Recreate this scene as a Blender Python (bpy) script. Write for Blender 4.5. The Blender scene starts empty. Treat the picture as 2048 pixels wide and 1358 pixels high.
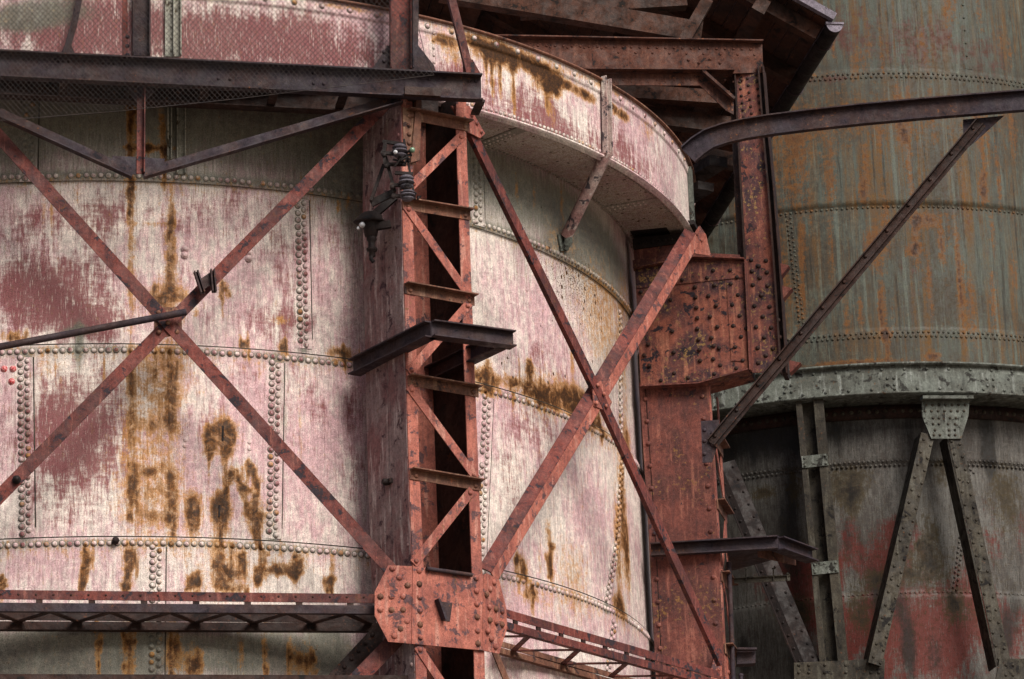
import bpy, math, random
import numpy as np
from mathutils import Vector
random.seed(7)
sc = bpy.context.scene
PI = math.pi
# ------------------------------------------------------------ camera, sky, sun
PITCH, ROLL, F = 0.3099884, 0.0379037, 6931.54
CAM = Vector((0, 0, 1.7))
cd = bpy.data.cameras.new('camera'); cam = bpy.data.objects.new('camera', cd)
sc.collection.objects.link(cam); sc.camera = cam
cd.sensor_width = 36; cd.lens = F / 2048 * 36; cd.clip_end = 2000
cam.location = CAM
from mathutils import Matrix
cam.rotation_mode = 'XYZ'
cam.rotation_euler = (Matrix.Rotation(PI/2 + PITCH, 3, 'X') @ Matrix.Rotation(-ROLL, 3, 'Z')).to_euler()
SUN_AZ, SUN_EL = math.radians(33), math.radians(40)      # from the right front
w = bpy.data.worlds.new('World'); sc.world = w; w.use_nodes = True
nt = w.node_tree; bg = nt.nodes['Background']
sky = nt.nodes.new('ShaderNodeTexSky'); sky.sky_type = 'NISHITA'; sky.sun_disc = False
sky.sun_elevation = SUN_EL; sky.sun_rotation = PI - SUN_AZ
sky.dust_density = 3; sky.air_density = 1.0
nt.links.new(sky.outputs[0], bg.inputs[0]); bg.inputs[1].default_value = 0.055
sd = bpy.data.lights.new('sun', 'SUN'); sd.energy = 2.7; sd.angle = math.radians(30); sd.color = (1, .94, .86)
so = bpy.data.objects.new('sun', sd); sc.collection.objects.link(so)
S = Vector((math.sin(SUN_AZ)*math.cos(SUN_EL), -math.cos(SUN_AZ)*math.cos(SUN_EL), math.sin(SUN_EL)))
so.rotation_euler = S.to_track_quat('Z', 'Y').to_euler()
sc.view_settings.view_transform = 'Standard'; sc.view_settings.look = 'None'
sc.view_settings.exposure = 0.87; sc.view_settings.gamma = 1.0
sc.render.engine = 'CYCLES'

# ------------------------------------------------------------ sight lines
def ray(px, py):
    xr = (px - 1024) / F; yr = (679 - py) / F
    x = xr*math.cos(ROLL) + yr*math.sin(ROLL); y = -xr*math.sin(ROLL) + yr*math.cos(ROLL)
    return Vector((x, math.cos(PITCH) - y*math.sin(PITCH), math.sin(PITCH) + y*math.cos(PITCH)))
def vec(*a): return Vector(a)
class Plane:
    def __init__(s, p, n, off=0):
        s.n = n.normalized(); s.p = p + s.n*off
    def __call__(s, px, py, off=0):
        D = ray(px, py); q = s.p + s.n*off
        return CAM + D * ((q - CAM).dot(s.n) / D.dot(s.n))
    def off(s, d): return Plane(s.p, s.n, d)
def at_z(px, py, z):
    D = ray(px, py); return CAM + D*((z - CAM.z)/D.z)
class Rev:                                   # surface of revolution r(z)
    def __init__(s, X, Y, r): s.X, s.Y, s.r = X, Y, r
    def hit(s, px, py, dr=0):                # -> theta, z
        D = ray(px, py); z = 12.
        for _ in range(12):
            R = s.r(z) + dr
            a = D.x**2 + D.y**2; b = -2*(D.x*s.X + D.y*s.Y); c = s.X**2 + s.Y**2 - R*R
            t = (-b - math.sqrt(max(b*b - 4*a*c, 0))) / (2*a); z = CAM.z + D.z*t
        P = CAM + D*t
        return math.atan2(P.x - s.X, s.Y - P.y), P.z
    def pt(s, th, z, dr=0):
        R = s.r(z) + dr
        return Vector((s.X + R*math.sin(th), s.Y - R*math.cos(th), z))
    def nrm(s, th): return Vector((math.sin(th), -math.cos(th), 0))
    def px(s, px, py, dr=0, lift=0):
        th, z = s.hit(px, py, dr); return s.pt(th, z, dr + lift)

# ------------------------------------------------------------ mesh collecting
class MB:
    def __init__(s): s.v = []; s.f = []; s.sm = []
    def add(s, vs, fs, smooth=False):
        o = len(s.v); s.v += [tuple(v) for v in vs]; s.f += [tuple(o+i for i in f) for f in fs]; s.sm += [smooth]*len(fs)
    def prism(s, poly, d):                   # closed polygon + extrusion vector
        n = len(poly); a = [Vector(p) for p in poly]; b = [p + d for p in a]
        s.add(a + b, [tuple(range(n))[::-1], tuple(range(n, 2*n))] + [(i, (i+1) % n, n+(i+1) % n, n+i) for i in range(n)])
    def sweep(s, path, prof, n, smooth=False):   # prof (a,b): a across the path in its plane, b along n
        rings = []
        for i, p in enumerate(path):
            t = (path[min(i+1, len(path)-1)] - path[max(i-1, 0)]).normalized()
            u = n.cross(t).normalized(); nn = t.cross(u).normalized()
            rings += [p + u*a + nn*b for a, b in prof]
        k = len(prof); fs = []
        for i in range(len(path)-1):
            for j in range(k): fs.append((i*k+j, i*k+(j+1) % k, (i+1)*k+(j+1) % k, (i+1)*k+j))
        L = len(path)-1
        s.add(rings, fs, smooth)
        s.add(rings[:k], [tuple(range(k))[::-1]]); s.add(rings[L*k:], [tuple(range(k))])
    def box(s, c, x, y, z): # centre, half vectors
        P = [c + x*i + y*j + z*k for i in (-1, 1) for j in (-1, 1) for k in (-1, 1)]
        s.add(P, [(0,1,3,2),(4,6,7,5),(0,4,5,1),(2,3,7,6),(0,2,6,4),(1,5,7,3)])
    def tube(s, path, r, k=12):
        prof = [(r*math.cos(2*PI*j/k), r*math.sin(2*PI*j/k)) for j in range(k)]
        t = (path[-1]-path[0]).normalized(); n = t.cross(vec(0,0,1)) if abs(t.z) < .9 else vec(0,-1,0)
        s.sweep(path, prof, n.normalized(), True)
    def rivet(s, p, n, r, washer=False):
        s.rv = getattr(s, 'rv', []); s.rv.append((p.copy(), n.copy(), r))
        n = n.normalized(); u = n.cross(vec(0,0,1)) if abs(n.z) < .9 else vec(1,0,0)
        u.normalize(); v = n.cross(u); k = 8 if not washer else 10
        rr = [(1.0, -.1), (1.0, .15), (.78, .52), (.42, .72)]
        if washer: rr = [(1.45, -.2), (1.4, .12), (1.05, .16), (1.0, .3), (.8, .66), (.42, .86)]
        a0 = random.random()
        vs = []
        for (q, h) in rr:
            for j in range(k):
                a = 2*PI*j/k + a0; vs.append(p + u*(q*r*math.cos(a)) + v*(q*r*math.sin(a)) + n*(h*r))
        fs = [(i*k+j, i*k+(j+1) % k, (i+1)*k+(j+1) % k, (i+1)*k+j) for i in range(len(rr)-1) for j in range(k)]
        fs.append(tuple((len(rr)-1)*k + j for j in range(k)))
        s.add(vs, fs, True)
    def lathe(s, p, axis, prof, k=16):
        axis = axis.normalized(); u = axis.cross(vec(0,0,1)) if abs(axis.z) < .9 else vec(1,0,0)
        u.normalize(); v = axis.cross(u); vs = []
        for (r, h) in prof:
            for j in range(k):
                a = 2*PI*j/k; vs.append(p + u*(r*math.cos(a)) + v*(r*math.sin(a)) + axis*h)
        n = len(prof)
        s.add(vs, [(i*k+j, i*k+(j+1) % k, (i+1)*k+(j+1) % k, (i+1)*k+j) for i in range(n-1) for j in range(k)], True)
        s.add(vs[:k], [tuple(range(k))[::-1]]); s.add(vs[-k:], [tuple(range(k))])
    def build(s, name, mat, parent=None, origin=None):
        base = parent.location.copy() if parent is not None and parent.type == 'EMPTY' else None
        if base is None:
            if parent is not None: base = Vector(parent['_o'])
            else: base = Vector(origin) if origin is not None else Vector(np.array(s.v).mean(0).tolist())
        if parent is not None and '_o' in parent.keys(): base = Vector(parent['_o'])
        me = bpy.data.meshes.new(name)
        me.from_pydata([(a-base.x, b-base.y, c-base.z) for a, b, c in s.v], [], s.f)
        me.polygons.foreach_set('use_smooth', s.sm); me.update()
        import bmesh
        bm = bmesh.new(); bm.from_mesh(me); bmesh.ops.recalc_face_normals(bm, faces=bm.faces); bm.to_mesh(me); bm.free()
        o = bpy.data.objects.new(name, me); sc.collection.objects.link(o); me.materials.append(mat)
        o['_o'] = (base.x, base.y, base.z); o['_w'] = int(len(getattr(s, 'rv', []))*60 == len(s.v))
        if parent is None: o.location = base
        else: o.parent = parent
        return o
RIVMESH = {}
def each_rivet(mb, mat, parent, name='rivet', alt=None):
    """every large rivet an object of its own, sharing one domed mesh"""
    for mat_ in (mat, alt or mat):
      if mat_.name not in RIVMESH:
        t = MB(); t.rivet(vec(0,0,0), vec(0,0,1), 1.0)
        me = bpy.data.meshes.new('rivet'); me.from_pydata(t.v, [], t.f); me.polygons.foreach_set('use_smooth', t.sm); me.materials.append(mat_); RIVMESH[mat_.name] = me
    base = Vector(parent['_o'])
    for p, n, r in mb.rv:
        o = bpy.data.objects.new(name, RIVMESH[(alt if alt and random.random() < .45 else mat).name]); sc.collection.objects.link(o); o.parent = parent
        o.location = p - base; o.scale = (r, r, r); o.rotation_euler = n.to_track_quat('Z', 'Y').to_euler()
def thing(name, label, cat, loc, group=None):
    o = bpy.data.objects.new(name, None); sc.collection.objects.link(o)
    o.location = loc; o.empty_display_size = .2
    o['_o'] = tuple(loc)
    o['label'] = label; o['category'] = cat
    if group: o['group'] = group
    return o
def tag(o, label, cat, group=None):
    o['label'] = label; o['category'] = cat
    if group: o['group'] = group
    return o
# profiles (a across, b along the normal, towards the viewer is +)
def P_flat(w, t): return [(-w/2, 0), (w/2, 0), (w/2, t), (-w/2, t)]
def P_ang(w, h, t=.012, side=1, back=False):     # leg in the plane + leg at one edge
    s = side; k = -1 if back else 1
    return [(-s*w/2, 0), (s*w/2, 0), (s*w/2, k*h), (s*(w/2-t), k*h), (s*(w/2-t), k*t), (-s*w/2, k*t)]
def P_I(h, fw, t=.014):
    return [(-h/2, -fw/2), (-h/2+t, -fw/2), (-h/2+t, -t/2), (h/2-t, -t/2), (h/2-t, -fw/2), (h/2, -fw/2),
            (h/2, fw/2), (h/2-t, fw/2), (h/2-t, t/2), (-h/2+t, t/2), (-h/2+t, fw/2), (-h/2, fw/2)]
def P_C(h, fw, t=.014, back=False):
    k = -1 if back else 1
    return [(-h/2, 0), (h/2, 0), (h/2, k*fw), (h/2-t, k*fw), (h/2-t, k*t), (-h/2+t, k*t), (-h/2+t, k*fw), (-h/2, k*fw)]

# ------------------------------------------------------------ materials
class NB:
    def __init__(s, name):
        s.m = bpy.data.materials.new(name); s.m.use_nodes = True; s.t = s.m.node_tree
        s.b = s.t.nodes['Principled BSDF']; s.pos = s.t.nodes.new('ShaderNodeNewGeometry').outputs['Position']
    def n(s, t, **k):
        o = s.t.nodes.new(t)
        for a, b in k.items(): setattr(o, a, b)
        return o
    def L(s, a, b): s.t.links.new(a, b)
    def map(s, sc_, loc=(0,0,0)):
        m = s.n('ShaderNodeMapping'); m.inputs['Scale'].default_value = sc_; m.inputs['Location'].default_value = loc
        s.L(s.pos, m.inputs[0]); return m.outputs[0]
    def noise(s, scale, detail=4, rough=.6, stretch=(1,1,1), loc=(0,0,0), dist=0):
        o = s.n('ShaderNodeTexNoise'); o.inputs['Scale'].default_value = scale; o.inputs['Detail'].default_value = detail
        o.inputs['Roughness'].default_value = rough; o.inputs['Distortion'].default_value = dist
        s.L(s.map(stretch, loc), o.inputs['Vector']); return o.outputs['Fac']
    def ramp(s, x, a, b, va=0., vb=1.):
        o = s.n('ShaderNodeMapRange', interpolation_type='SMOOTHSTEP')
        s.L(x, o.inputs[0]); o.inputs[1].default_value = a; o.inputs[2].default_value = b
        o.inputs[3].default_value = va; o.inputs[4].default_value = vb; return o.outputs[0]
    def math(s, op, a, b=None):
        o = s.n('ShaderNodeMath', operation=op)
        for i, x in enumerate((a, b)):
            if x is None: continue
            if isinstance(x, (int, float)): o.inputs[i].default_value = x
            else: s.L(x, o.inputs[i])
        return o.outputs[0]
    def mix(s, f, a, b, mode='MIX'):
        o = s.n('ShaderNodeMix', data_type='RGBA', blend_type=mode)
        if isinstance(f, (int, float)): o.inputs[0].default_value = f
        else: s.L(f, o.inputs[0])
        for i, x in ((6, a), (7, b)):
            if isinstance(x, tuple): o.inputs[i].default_value = (*x, 1)
            else: s.L(x, o.inputs[i])
        return o.outputs[2]
    def grey(s, x):
        o = s.n('ShaderNodeCombineColor')
        for i in range(3): s.L(x, o.inputs[i])
        return o.outputs[0]
    def done(s, col, rough=.65, bump=None, bs=.3, bd=.01, metal=0.):
        s.L(col, s.b.inputs['Base Color'])
        if isinstance(rough, float): s.b.inputs['Roughness'].default_value = rough
        else: s.L(rough, s.b.inputs['Roughness'])
        s.b.inputs['Metallic'].default_value = metal; s.b.inputs['Specular IOR Level'].default_value = .22
        if bump is not None:
            o = s.n('ShaderNodeBump'); o.inputs['Strength'].default_value = bs; o.inputs['Distance'].default_value = bd
            s.L(bump, o.inputs['Height']); s.L(o.outputs[0], s.b.inputs['Normal'])
        return s.m
def steel(name, base, base2, dark, rust, d_lo=.56, r_lo=.62, seed=0, pale=None):
    """old painted steel: two paint tones, dark worn patches, rust specks, runs"""
    b = NB(name); lo = (seed*3.1, seed*1.7, seed*2.3)
    n1 = b.noise(2.2, 6, .65, loc=lo); n2 = b.noise(7, 9, .68, loc=lo, dist=.4); n3 = b.noise(24, 6, .7, loc=lo)
    n4 = b.noise(6, 6, .6, stretch=(3, 3, .35), loc=lo); g = b.noise(160, 2, .7)
    c = b.mix(b.ramp(n1, .38, .62), base, base2)
    c = b.mix(b.math('MULTIPLY', b.ramp(n4, .5, .72), .45), c, dark)
    if pale: c = b.mix(b.math('MULTIPLY', b.ramp(n4, .47, .34), .75), c, pale)
    c = b.mix(b.ramp(b.math('ADD', n2, b.math('MULTIPLY', b.math('SUBTRACT', n3, .5), .35)), d_lo, d_lo+.05), c, dark)
    c = b.mix(b.ramp(b.math('ADD', n3, b.math('MULTIPLY', b.math('SUBTRACT', n1, .5), .6)), r_lo, r_lo+.05), c, rust)
    c = b.mix(1.0, c, b.grey(b.ramp(g, .3, .7, .55, 1.35)), 'MULTIPLY')
    c = b.mix(1.0, c, b.grey(b.ramp(n3, .3, .7, .7, 1.25)), 'MULTIPLY')
    h = b.math('ADD', b.math('MULTIPLY', n3, .6), b.math('ADD', b.math('MULTIPLY', g, .25), n2))
    return b.done(c, b.ramp(n2, .4, .6, .55, .85), h, .55, .012)
M = {}
M['salmon'] = steel('salmon_paint', (.35,.115,.082), (.23,.070,.054), (.085,.045,.048), (.13,.055,.03), .548, .62, 1, (.42,.20,.155))
M['red'] = steel('red_brown_paint', (.145,.036,.028), (.075,.025,.023), (.026,.019,.024), (.075,.028,.016), .55, .63, 2, (.20,.07,.055))
M['redbox'] = steel('rust_red_plate', (.15,.047,.036), (.085,.031,.027), (.030,.020,.025), (.15,.075,.028), .60, .62, 3, (.25,.095,.07))
M['purple'] = steel('dark_violet_steel', (.030,.022,.030), (.042,.023,.022), (.012,.010,.014), (.11,.042,.016), .60, .66, 4)
M['brown'] = steel('dark_brown_steel', (.034,.015,.011), (.020,.011,.010), (.009,.007,.007), (.065,.022,.010), .58, .64, 5)
M['black'] = steel('blackened_steel', (.011,.008,.008), (.018,.011,.010), (.006,.005,.006), (.035,.015,.009), .6, .68, 6)
M['mauve'] = steel('weathered_mauve_plate', (.17,.075,.074), (.22,.155,.15), (.055,.027,.033), (.10,.045,.025), .58, .66, 7, (.42,.34,.32))
M['capital'] = steel('capital_plate', (.20,.062,.04), (.042,.021,.028), (.017,.012,.017), (.17,.10,.038), .56, .585, 21, (.30,.12,.075))
M['roofsteel'] = steel('roof_girder_paint', (.082,.028,.017), (.048,.019,.014), (.014,.009,.009), (.14,.05,.022), .58, .64, 22, (.12,.05,.032))
M['joist'] = steel('sawn_joist', (.024,.011,.007), (.012,.007,.006), (.005,.003,.003), (.04,.02,.011), .56, .66, 23)
M['lace'] = steel('drab_brown_steel', (.165,.07,.045), (.11,.05,.033), (.035,.02,.018), (.22,.07,.03), .58, .66, 8, (.24,.14,.09))
M['greensteel'] = steel('grey_green_steel', (.050,.042,.030), (.026,.022,.017), (.009,.008,.008), (.07,.03,.012), .57, .66, 9, (.075,.070,.055))
M['greenpale'] = steel('pale_green_steel', (.105,.115,.100), (.060,.062,.052), (.016,.015,.013), (.06,.03,.012), .56, .67, 10, (.17,.18,.165))
M['zinc'] = steel('grey_zinc', (.30,.27,.33), (.15,.13,.16), (.06,.05,.06), (.12,.09,.07), .62, .74, 11)
M['grey_pipe'] = steel('flaking_grey_bracket', (.40,.31,.28), (.27,.15,.14), (.05,.04,.045), (.14,.07,.04), .56, .68, 12, (.55,.5,.45))
M['wood'] = steel('old_timber', (.060,.022,.012), (.026,.012,.008), (.008,.005,.004), (.09,.036,.018), .58, .68, 13)
M['ceramic'] = steel('dirty_ceramic', (.11,.10,.12), (.07,.06,.075), (.02,.018,.02), (.10,.09,.03), .6, .72, 14)
M['rail'] = steel('pale_green_rail', (.33,.32,.27), (.22,.22,.19), (.05,.035,.02), (.12,.06,.02), .57, .66, 15)
def glassy(name, col):
    b = NB(name); b.b.inputs['Coat Weight'].default_value = .5
    return b.done(b.mix(b.ramp(b.noise(30, 3), .4, .6), col, tuple(x*.6 for x in col)), .25)
M['white_glass'] = glassy('white_glass', (.5,.5,.52)); M['green_glass'] = glassy('green_glass', (.16,.26,.17))

def paint_mat(name, pale, pink, red, ochre, rust, grime_shade, streak_lo, dense=1.0, seedv=0, second=None, bump=.5):
    """tank paint: masks are a point attribute (red primer, rust, dirt plus painted shade, specks)"""
    b = NB(name); lo = (seedv, seedv*2, seedv*3)
    at = b.n('ShaderNodeAttribute', attribute_name='wear_shade'); sp = b.n('ShaderNodeSeparateColor')
    b.L(at.outputs['Color'], sp.inputs[0]); R, G, B = sp.outputs; A = at.outputs['Alpha']
    big = b.noise(.9, 5, .6, loc=lo)
    brush = b.noise(7.5, 9, .74, stretch=(2.1, 2.1, .5), loc=lo, dist=.12)      # brushed vertical streaks
    fine = b.noise(26, 7, .75, stretch=(2.2, 2.2, .16), loc=lo)
    cross = b.noise(12, 6, .7, stretch=(.5, .5, 2.4), loc=lo, dist=.15)
    mot = b.noise(16, 8, .7, loc=lo); g = b.noise(140, 3, .75)
    c = b.mix(b.ramp(b.math('ADD', big, b.math('MULTIPLY', b.math('SUBTRACT', brush, .5), .9)), .36, .64), pale, pink)
    c = b.mix(b.math('MULTIPLY', b.ramp(fine, .46, .66), .5), c, tuple(x*.36 for x in pink))
    c = b.mix(b.math('MULTIPLY', b.ramp(cross, .55, .66), .35), c, tuple(min(1, x*1.18) for x in pale))
    if second:
        wv = b.ramp(b.noise(.55, 4, .6, loc=(3, 8, 2)), .36, .60, .1, 1.)
        c = b.mix(b.math('MULTIPLY', wv, b.ramp(b.noise(2.1, 8, .74, stretch=(3.5, 3.5, .13), loc=lo), .46, .60)), c, second)
        c = b.mix(b.math('MULTIPLY', b.ramp(b.noise(3.0, 6, .7, stretch=(3.5, 3.5, .10), loc=(7, 7, 7)), .54, .64), .6), c, tuple(x*1.7 for x in pale))
        c = b.mix(b.math('MULTIPLY', b.ramp(b.noise(4.0, 6, .7, stretch=(3.5, 3.5, .12), loc=(2, 9, 4)), .56, .64), .7), c, tuple(x*.35 for x in pink))
    # bare red primer showing through
    hf = b.noise(48, 5, .75, loc=lo); pat = b.noise(1.7, 7, .68, loc=(seedv+9, 3, 1), stretch=(1, 1, .7))
    f = b.math('ADD', b.math('MULTIPLY', R, .70), b.math('MULTIPLY', b.math('SUBTRACT', brush, .5), 1.5))
    f = b.math('ADD', f, b.math('MULTIPLY', b.math('SUBTRACT', fine, .5), .75))
    f = b.math('ADD', f, b.math('MULTIPLY', b.math('SUBTRACT', cross, .5), .9))
    f = b.math('ADD', f, b.math('MULTIPLY', b.math('SUBTRACT', pat, .5), 1.5))
    rr = b.ramp(f, streak_lo-.16, streak_lo+.34)
    c = b.mix(b.math('MULTIPLY', rr, .92), c, b.mix(b.ramp(mot, .4, .62), red, tuple(x*.6 for x in red)))
    scr = b.noise(70, 3, .6, stretch=(1.6, 1.6, .12), loc=lo)
    c = b.mix(b.math('MULTIPLY', b.ramp(scr, .58, .68), .5), c, tuple(min(1, x*1.1) for x in pale))
    # dirt film and painted shade, both from the B mask
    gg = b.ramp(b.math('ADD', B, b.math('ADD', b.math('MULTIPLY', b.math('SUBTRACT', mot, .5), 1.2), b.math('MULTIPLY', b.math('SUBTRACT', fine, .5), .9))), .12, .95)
    c = b.mix(b.math('MULTIPLY', gg, .88), c, grime_shade)
    # ochre staining then hard rust, broken up
    brk = b.ramp(b.noise(8.5, 8, .72, loc=lo, dist=.6), .33, .64, .52, 1.2)
    q = b.math('ADD', b.math('MULTIPLY', G, brk), b.math('MULTIPLY', b.math('SUBTRACT', fine, .5), 1.1))
    q = b.math('ADD', q, b.math('ADD', b.math('MULTIPLY', b.math('SUBTRACT', mot, .5), 1.1), b.math('MULTIPLY', b.math('SUBTRACT', hf, .5), .8)))
    c = b.mix(b.math('MULTIPLY', b.ramp(q, .10, .58), .85), c, ochre)
    c = b.mix(b.ramp(q, .46, .98), c, b.mix(b.ramp(hf, .42, .6), rust, tuple(x*2.2 for x in rust)))
    c = b.mix(b.ramp(q, 1.0, 1.3), c, b.mix(b.ramp(hf, .4, .6), tuple(x*.35 for x in rust), tuple(x*.8 for x in rust)))
    # pits
    vo = b.n('ShaderNodeTexVoronoi'); vo.inputs['Scale'].default_value = 17; b.L(b.map((1, 1, .7)), vo.inputs['Vector'])
    vs = b.n('ShaderNodeSeparateColor'); b.L(vo.outputs['Color'], vs.inputs[0])
    thr = b.math('MULTIPLY', b.math('SUBTRACT', b.math('ADD', b.math('MULTIPLY', A, .42), .03), vs.outputs[0]), .9)
    wob = b.math('ADD', vo.outputs['Distance'], b.math('MULTIPLY', b.math('SUBTRACT', mot, .5), .5))
    pit = b.ramp(b.math('SUBTRACT', b.math('MINIMUM', thr, .30), wob), -.02, .04)
    sk = b.noise(75, 3, .6, loc=lo)
    c = b.mix(b.ramp(b.math('ADD', sk, b.math('MULTIPLY', A, .11)), .69, .72), c, tuple(x*.6 for x in rust))
    c = b.mix(pit, c, tuple(x*.8 for x in rust))
    c = b.mix(1.0, c, b.grey(b.ramp(g, .3, .7, .48, 1.35)), 'MULTIPLY')
    c = b.mix(1.0, c, b.grey(b.ramp(mot, .34, .66, .72, 1.16)), 'MULTIPLY')
    c = b.mix(b.math('MULTIPLY', b.ramp(hf, .60, .70), .6), c, tuple(x*.5 for x in red))
    h = b.math('ADD', b.math('MULTIPLY', mot, .5), b.math('ADD', b.math('MULTIPLY', g, .25), b.math('SUBTRACT', b.math('MULTIPLY', fine, .5), b.math('MULTIPLY', pit, .6))))
    return b.done(c, b.ramp(mot, .4, .6, .5, .75), h, bump, .010)
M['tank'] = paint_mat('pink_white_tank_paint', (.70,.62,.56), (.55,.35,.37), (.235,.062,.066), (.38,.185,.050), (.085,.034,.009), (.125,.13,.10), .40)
M['tank2'] = paint_mat('grey_green_tank_paint', (.066,.076,.062), (.046,.037,.025), (.085,.026,.018), (.135,.052,.009), (.032,.013,.006), (.022,.022,.019), .52, seedv=5, second=(.098,.048,.012), bump=.15)
M['tank2low'] = paint_mat('grey_red_vessel_paint', (.125,.12,.11), (.060,.052,.046), (.125,.017,.011), (.04,.028,.010), (.014,.010,.006), (.010,.009,.008), .46, seedv=9, bump=.14)

# ------------------------------------------------------------ surfaces of revolution
def arr_masks(rev, blobs, V):
    """blobs: channel, px, py, rx, ry, amount, given where they sit on the surface"""
    out = np.zeros((len(V), 4)); V = np.array(V)
    th = np.arctan2(V[:, 0]-rev.X, rev.Y-V[:, 1]); z = V[:, 2]
    for ch, x, y, rx, ry, a in blobs:
        t0, z0 = rev.hit(x, y); t1, _ = rev.hit(x+rx, y); t2, _ = rev.hit(x-rx, y); _, z1 = rev.hit(x, y-ry); _, z2 = rev.hit(x, y+ry)
        du = max(abs(t1-t2)/2, 1e-3); dz = max(abs(z1-z2)/2, 1e-3)
        d = ((th-t0)/du)**2 + ((z-z0)/dz)**2
        out[:, 'RGSB'.index(ch) if ch != 'S' else 3] += a*np.exp(-np.minimum(d, 30)**1.25*.8) if ch != 'B' else 0
        if ch == 'B': out[:, 2] += a*np.exp(-np.minimum(d, 30)**1.25*.8)
    return out
def wear_shade(o, rev, blobs):
    me = o.data; n = len(me.vertices); co = np.zeros(n*3); me.vertices.foreach_get('co', co)
    V = co.reshape(-1, 3) + np.array(o['_o'])
    m = arr_masks(rev, blobs, V)
    if 'rivet_row' in o.name and n and n % 60 == 0 and o.get('_w'):
        k = m.reshape(-1, 60, 4); rg = np.random.default_rng(3)
        k[:, 10:30, 2] += .95; k[:, 40:, 0] += rg.uniform(-.3, .8, (k.shape[0], 1)); k[:, 30:, 1] += (rg.random((k.shape[0], 1)) < .12)*.5; m = k.reshape(-1, 4)
    if o.name == 'shell':
        th = np.arctan2(V[:, 0]-rev.X, rev.Y-V[:, 1]); z = V[:, 2]; seg = []
        for zz in (Z1+.04, Z2-.05, Z3-.05):
            d = z - zz; m[:, 2] += .55*np.exp(-(d/.055)**2); m[:, 1] += .20*np.exp(-(np.minimum(d, 0)/.16)**2)*(d < .03)
        for pl, _, _ in seams:
            A9 = [rev.hit(*p) for p in pl]
            for (t0, z0), (t1, z1) in zip(A9[:-1], A9[1:]):
                f = np.clip((z-z0)/(z1-z0), 0, 1); inside = (z <= max(z0, z1)+.03) & (z >= min(z0, z1)-.03)
                m[:, 2] += .6*np.exp(-(((th-(t0+(t1-t0)*f))*6)/.075)**2)*inside
        m[:, 1] = np.minimum(m[:, 1], 1.25)
    m = np.clip(m, -1, 2)
    a = me.color_attributes.new('wear_shade', 'FLOAT_COLOR', 'POINT'); a.data.foreach_set('color', m.astype(np.float32).ravel())
def span(a, b, st): n = max(1, int(math.ceil((b-a)/st))); return [a + (b-a)*i/n for i in range(n)]
def shell(mb, rev, steps, th0, th1, dth, zr, dz):
    """steps: list of (z, dr) from bottom to top; dense within th0..th1, zr"""
    ths = span(-PI, th0, .15) + span(th0, th1, dth) + span(th1, PI, .15)
    prof = []
    for (za, da), (zb, db) in zip(steps[:-1], steps[1:]):
        if zb - za < .03: prof.append((za, da)); continue
        cuts = sorted({za, min(max(zr[0], za), zb), min(max(zr[1], za), zb)}) + [zb]
        for a, b_ in zip(cuts[:-1], cuts[1:]):
            if b_-a < 1e-6: continue
            inside = a >= zr[0]-1e-6 and b_ <= zr[1]+1e-6
            for z in span(a, b_, dz if inside else .6): prof.append((z, da + (db-da)*(z-za)/(zb-za)))
    prof.append(steps[-1])
    k = len(ths); vs = []
    for z, d in prof:
        R = rev.r(z) + d
        vs += [(rev.X + R*math.sin(t), rev.Y - R*math.cos(t), z) for t in ths]
    fs = [(i*k+j, i*k+(j+1) % k, (i+1)*k+(j+1) % k, (i+1)*k+j) for i in range(len(prof)-1) for j in range(k)]
    mb.add(vs, fs, True)
def seam_pts(rev, pl, pitch):
    A = [rev.hit(*p) for p in pl]; out = []
    for (t0, z0), (t1, z1) in zip(A[:-1], A[1:]):
        L = math.hypot((t1-t0)*rev.r(z0), z1-z0); n = max(1, round(L/pitch))
        out += [(t0+(t1-t0)*i/n, z0+(z1-z0)*i/n) for i in range(n)]
    return out
def rev_rivets(mb, rev, pts, r, lift=0., washer=False):
    for t, z in pts:
        if random.random() < .006: continue
        mb.rivet(rev.pt(t + random.uniform(-1, 1)*.0006, z + random.uniform(-1, 1)*.003, lift), rev.nrm(t), r*random.uniform(.93, 1.07), washer)
def strip(mb, rev, pl, hw, thick, lift):
    """a plate edge following a seam: wedge, thick on its right side"""
    A = seam_pts(rev, pl, .1) + [rev.hit(*pl[-1])]
    R = rev.r(A[0][1]); vs = []
    for t, z in A:
        for du, h in ((-hw, -.003), (-hw, .002), (hw, thick), (hw, -.003)): vs.append(rev.pt(t+du/R, z, lift+h))
    fs = [(i*4+j, i*4+(j+1) % 4, i*4+4+(j+1) % 4, i*4+4+j) for i in range(len(A)-1) for j in range(4)]
    mb.add(vs, fs)
def ring(mb, rev, z, th0, th1, prof, n=180):
    """prof: list of (dr, dz) closed polygon"""
    vs = []
    for i in range(n+1):
        t = th0 + (th1-th0)*i/n
        for dr, dz in prof: R = rev.r(z) + dr; vs.append((rev.X+R*math.sin(t), rev.Y-R*math.cos(t), z+dz))
    k = len(prof)
    mb.add(vs, [(i*k+j, i*k+(j+1) % k, (i+1)*k+(j+1) % k, (i+1)*k+j) for i in range(n) for j in range(k)], True)

# ============================================================ GROUND
mb = MB(); mb.add([(-600,-600,0),(600,-600,0),(600,600,0),(-600,600,0)], [(0,1,2,3)])
b = NB('dirt'); gm = b.done(b.mix(b.ramp(b.noise(.3, 8), .35, .65), (.16,.12,.09), (.24,.20,.16)), .9, b.noise(3, 8), .5, .05)
g_ = mb.build('ground', gm, origin=(0,0,0)); g_['kind'] = 'structure'

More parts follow.
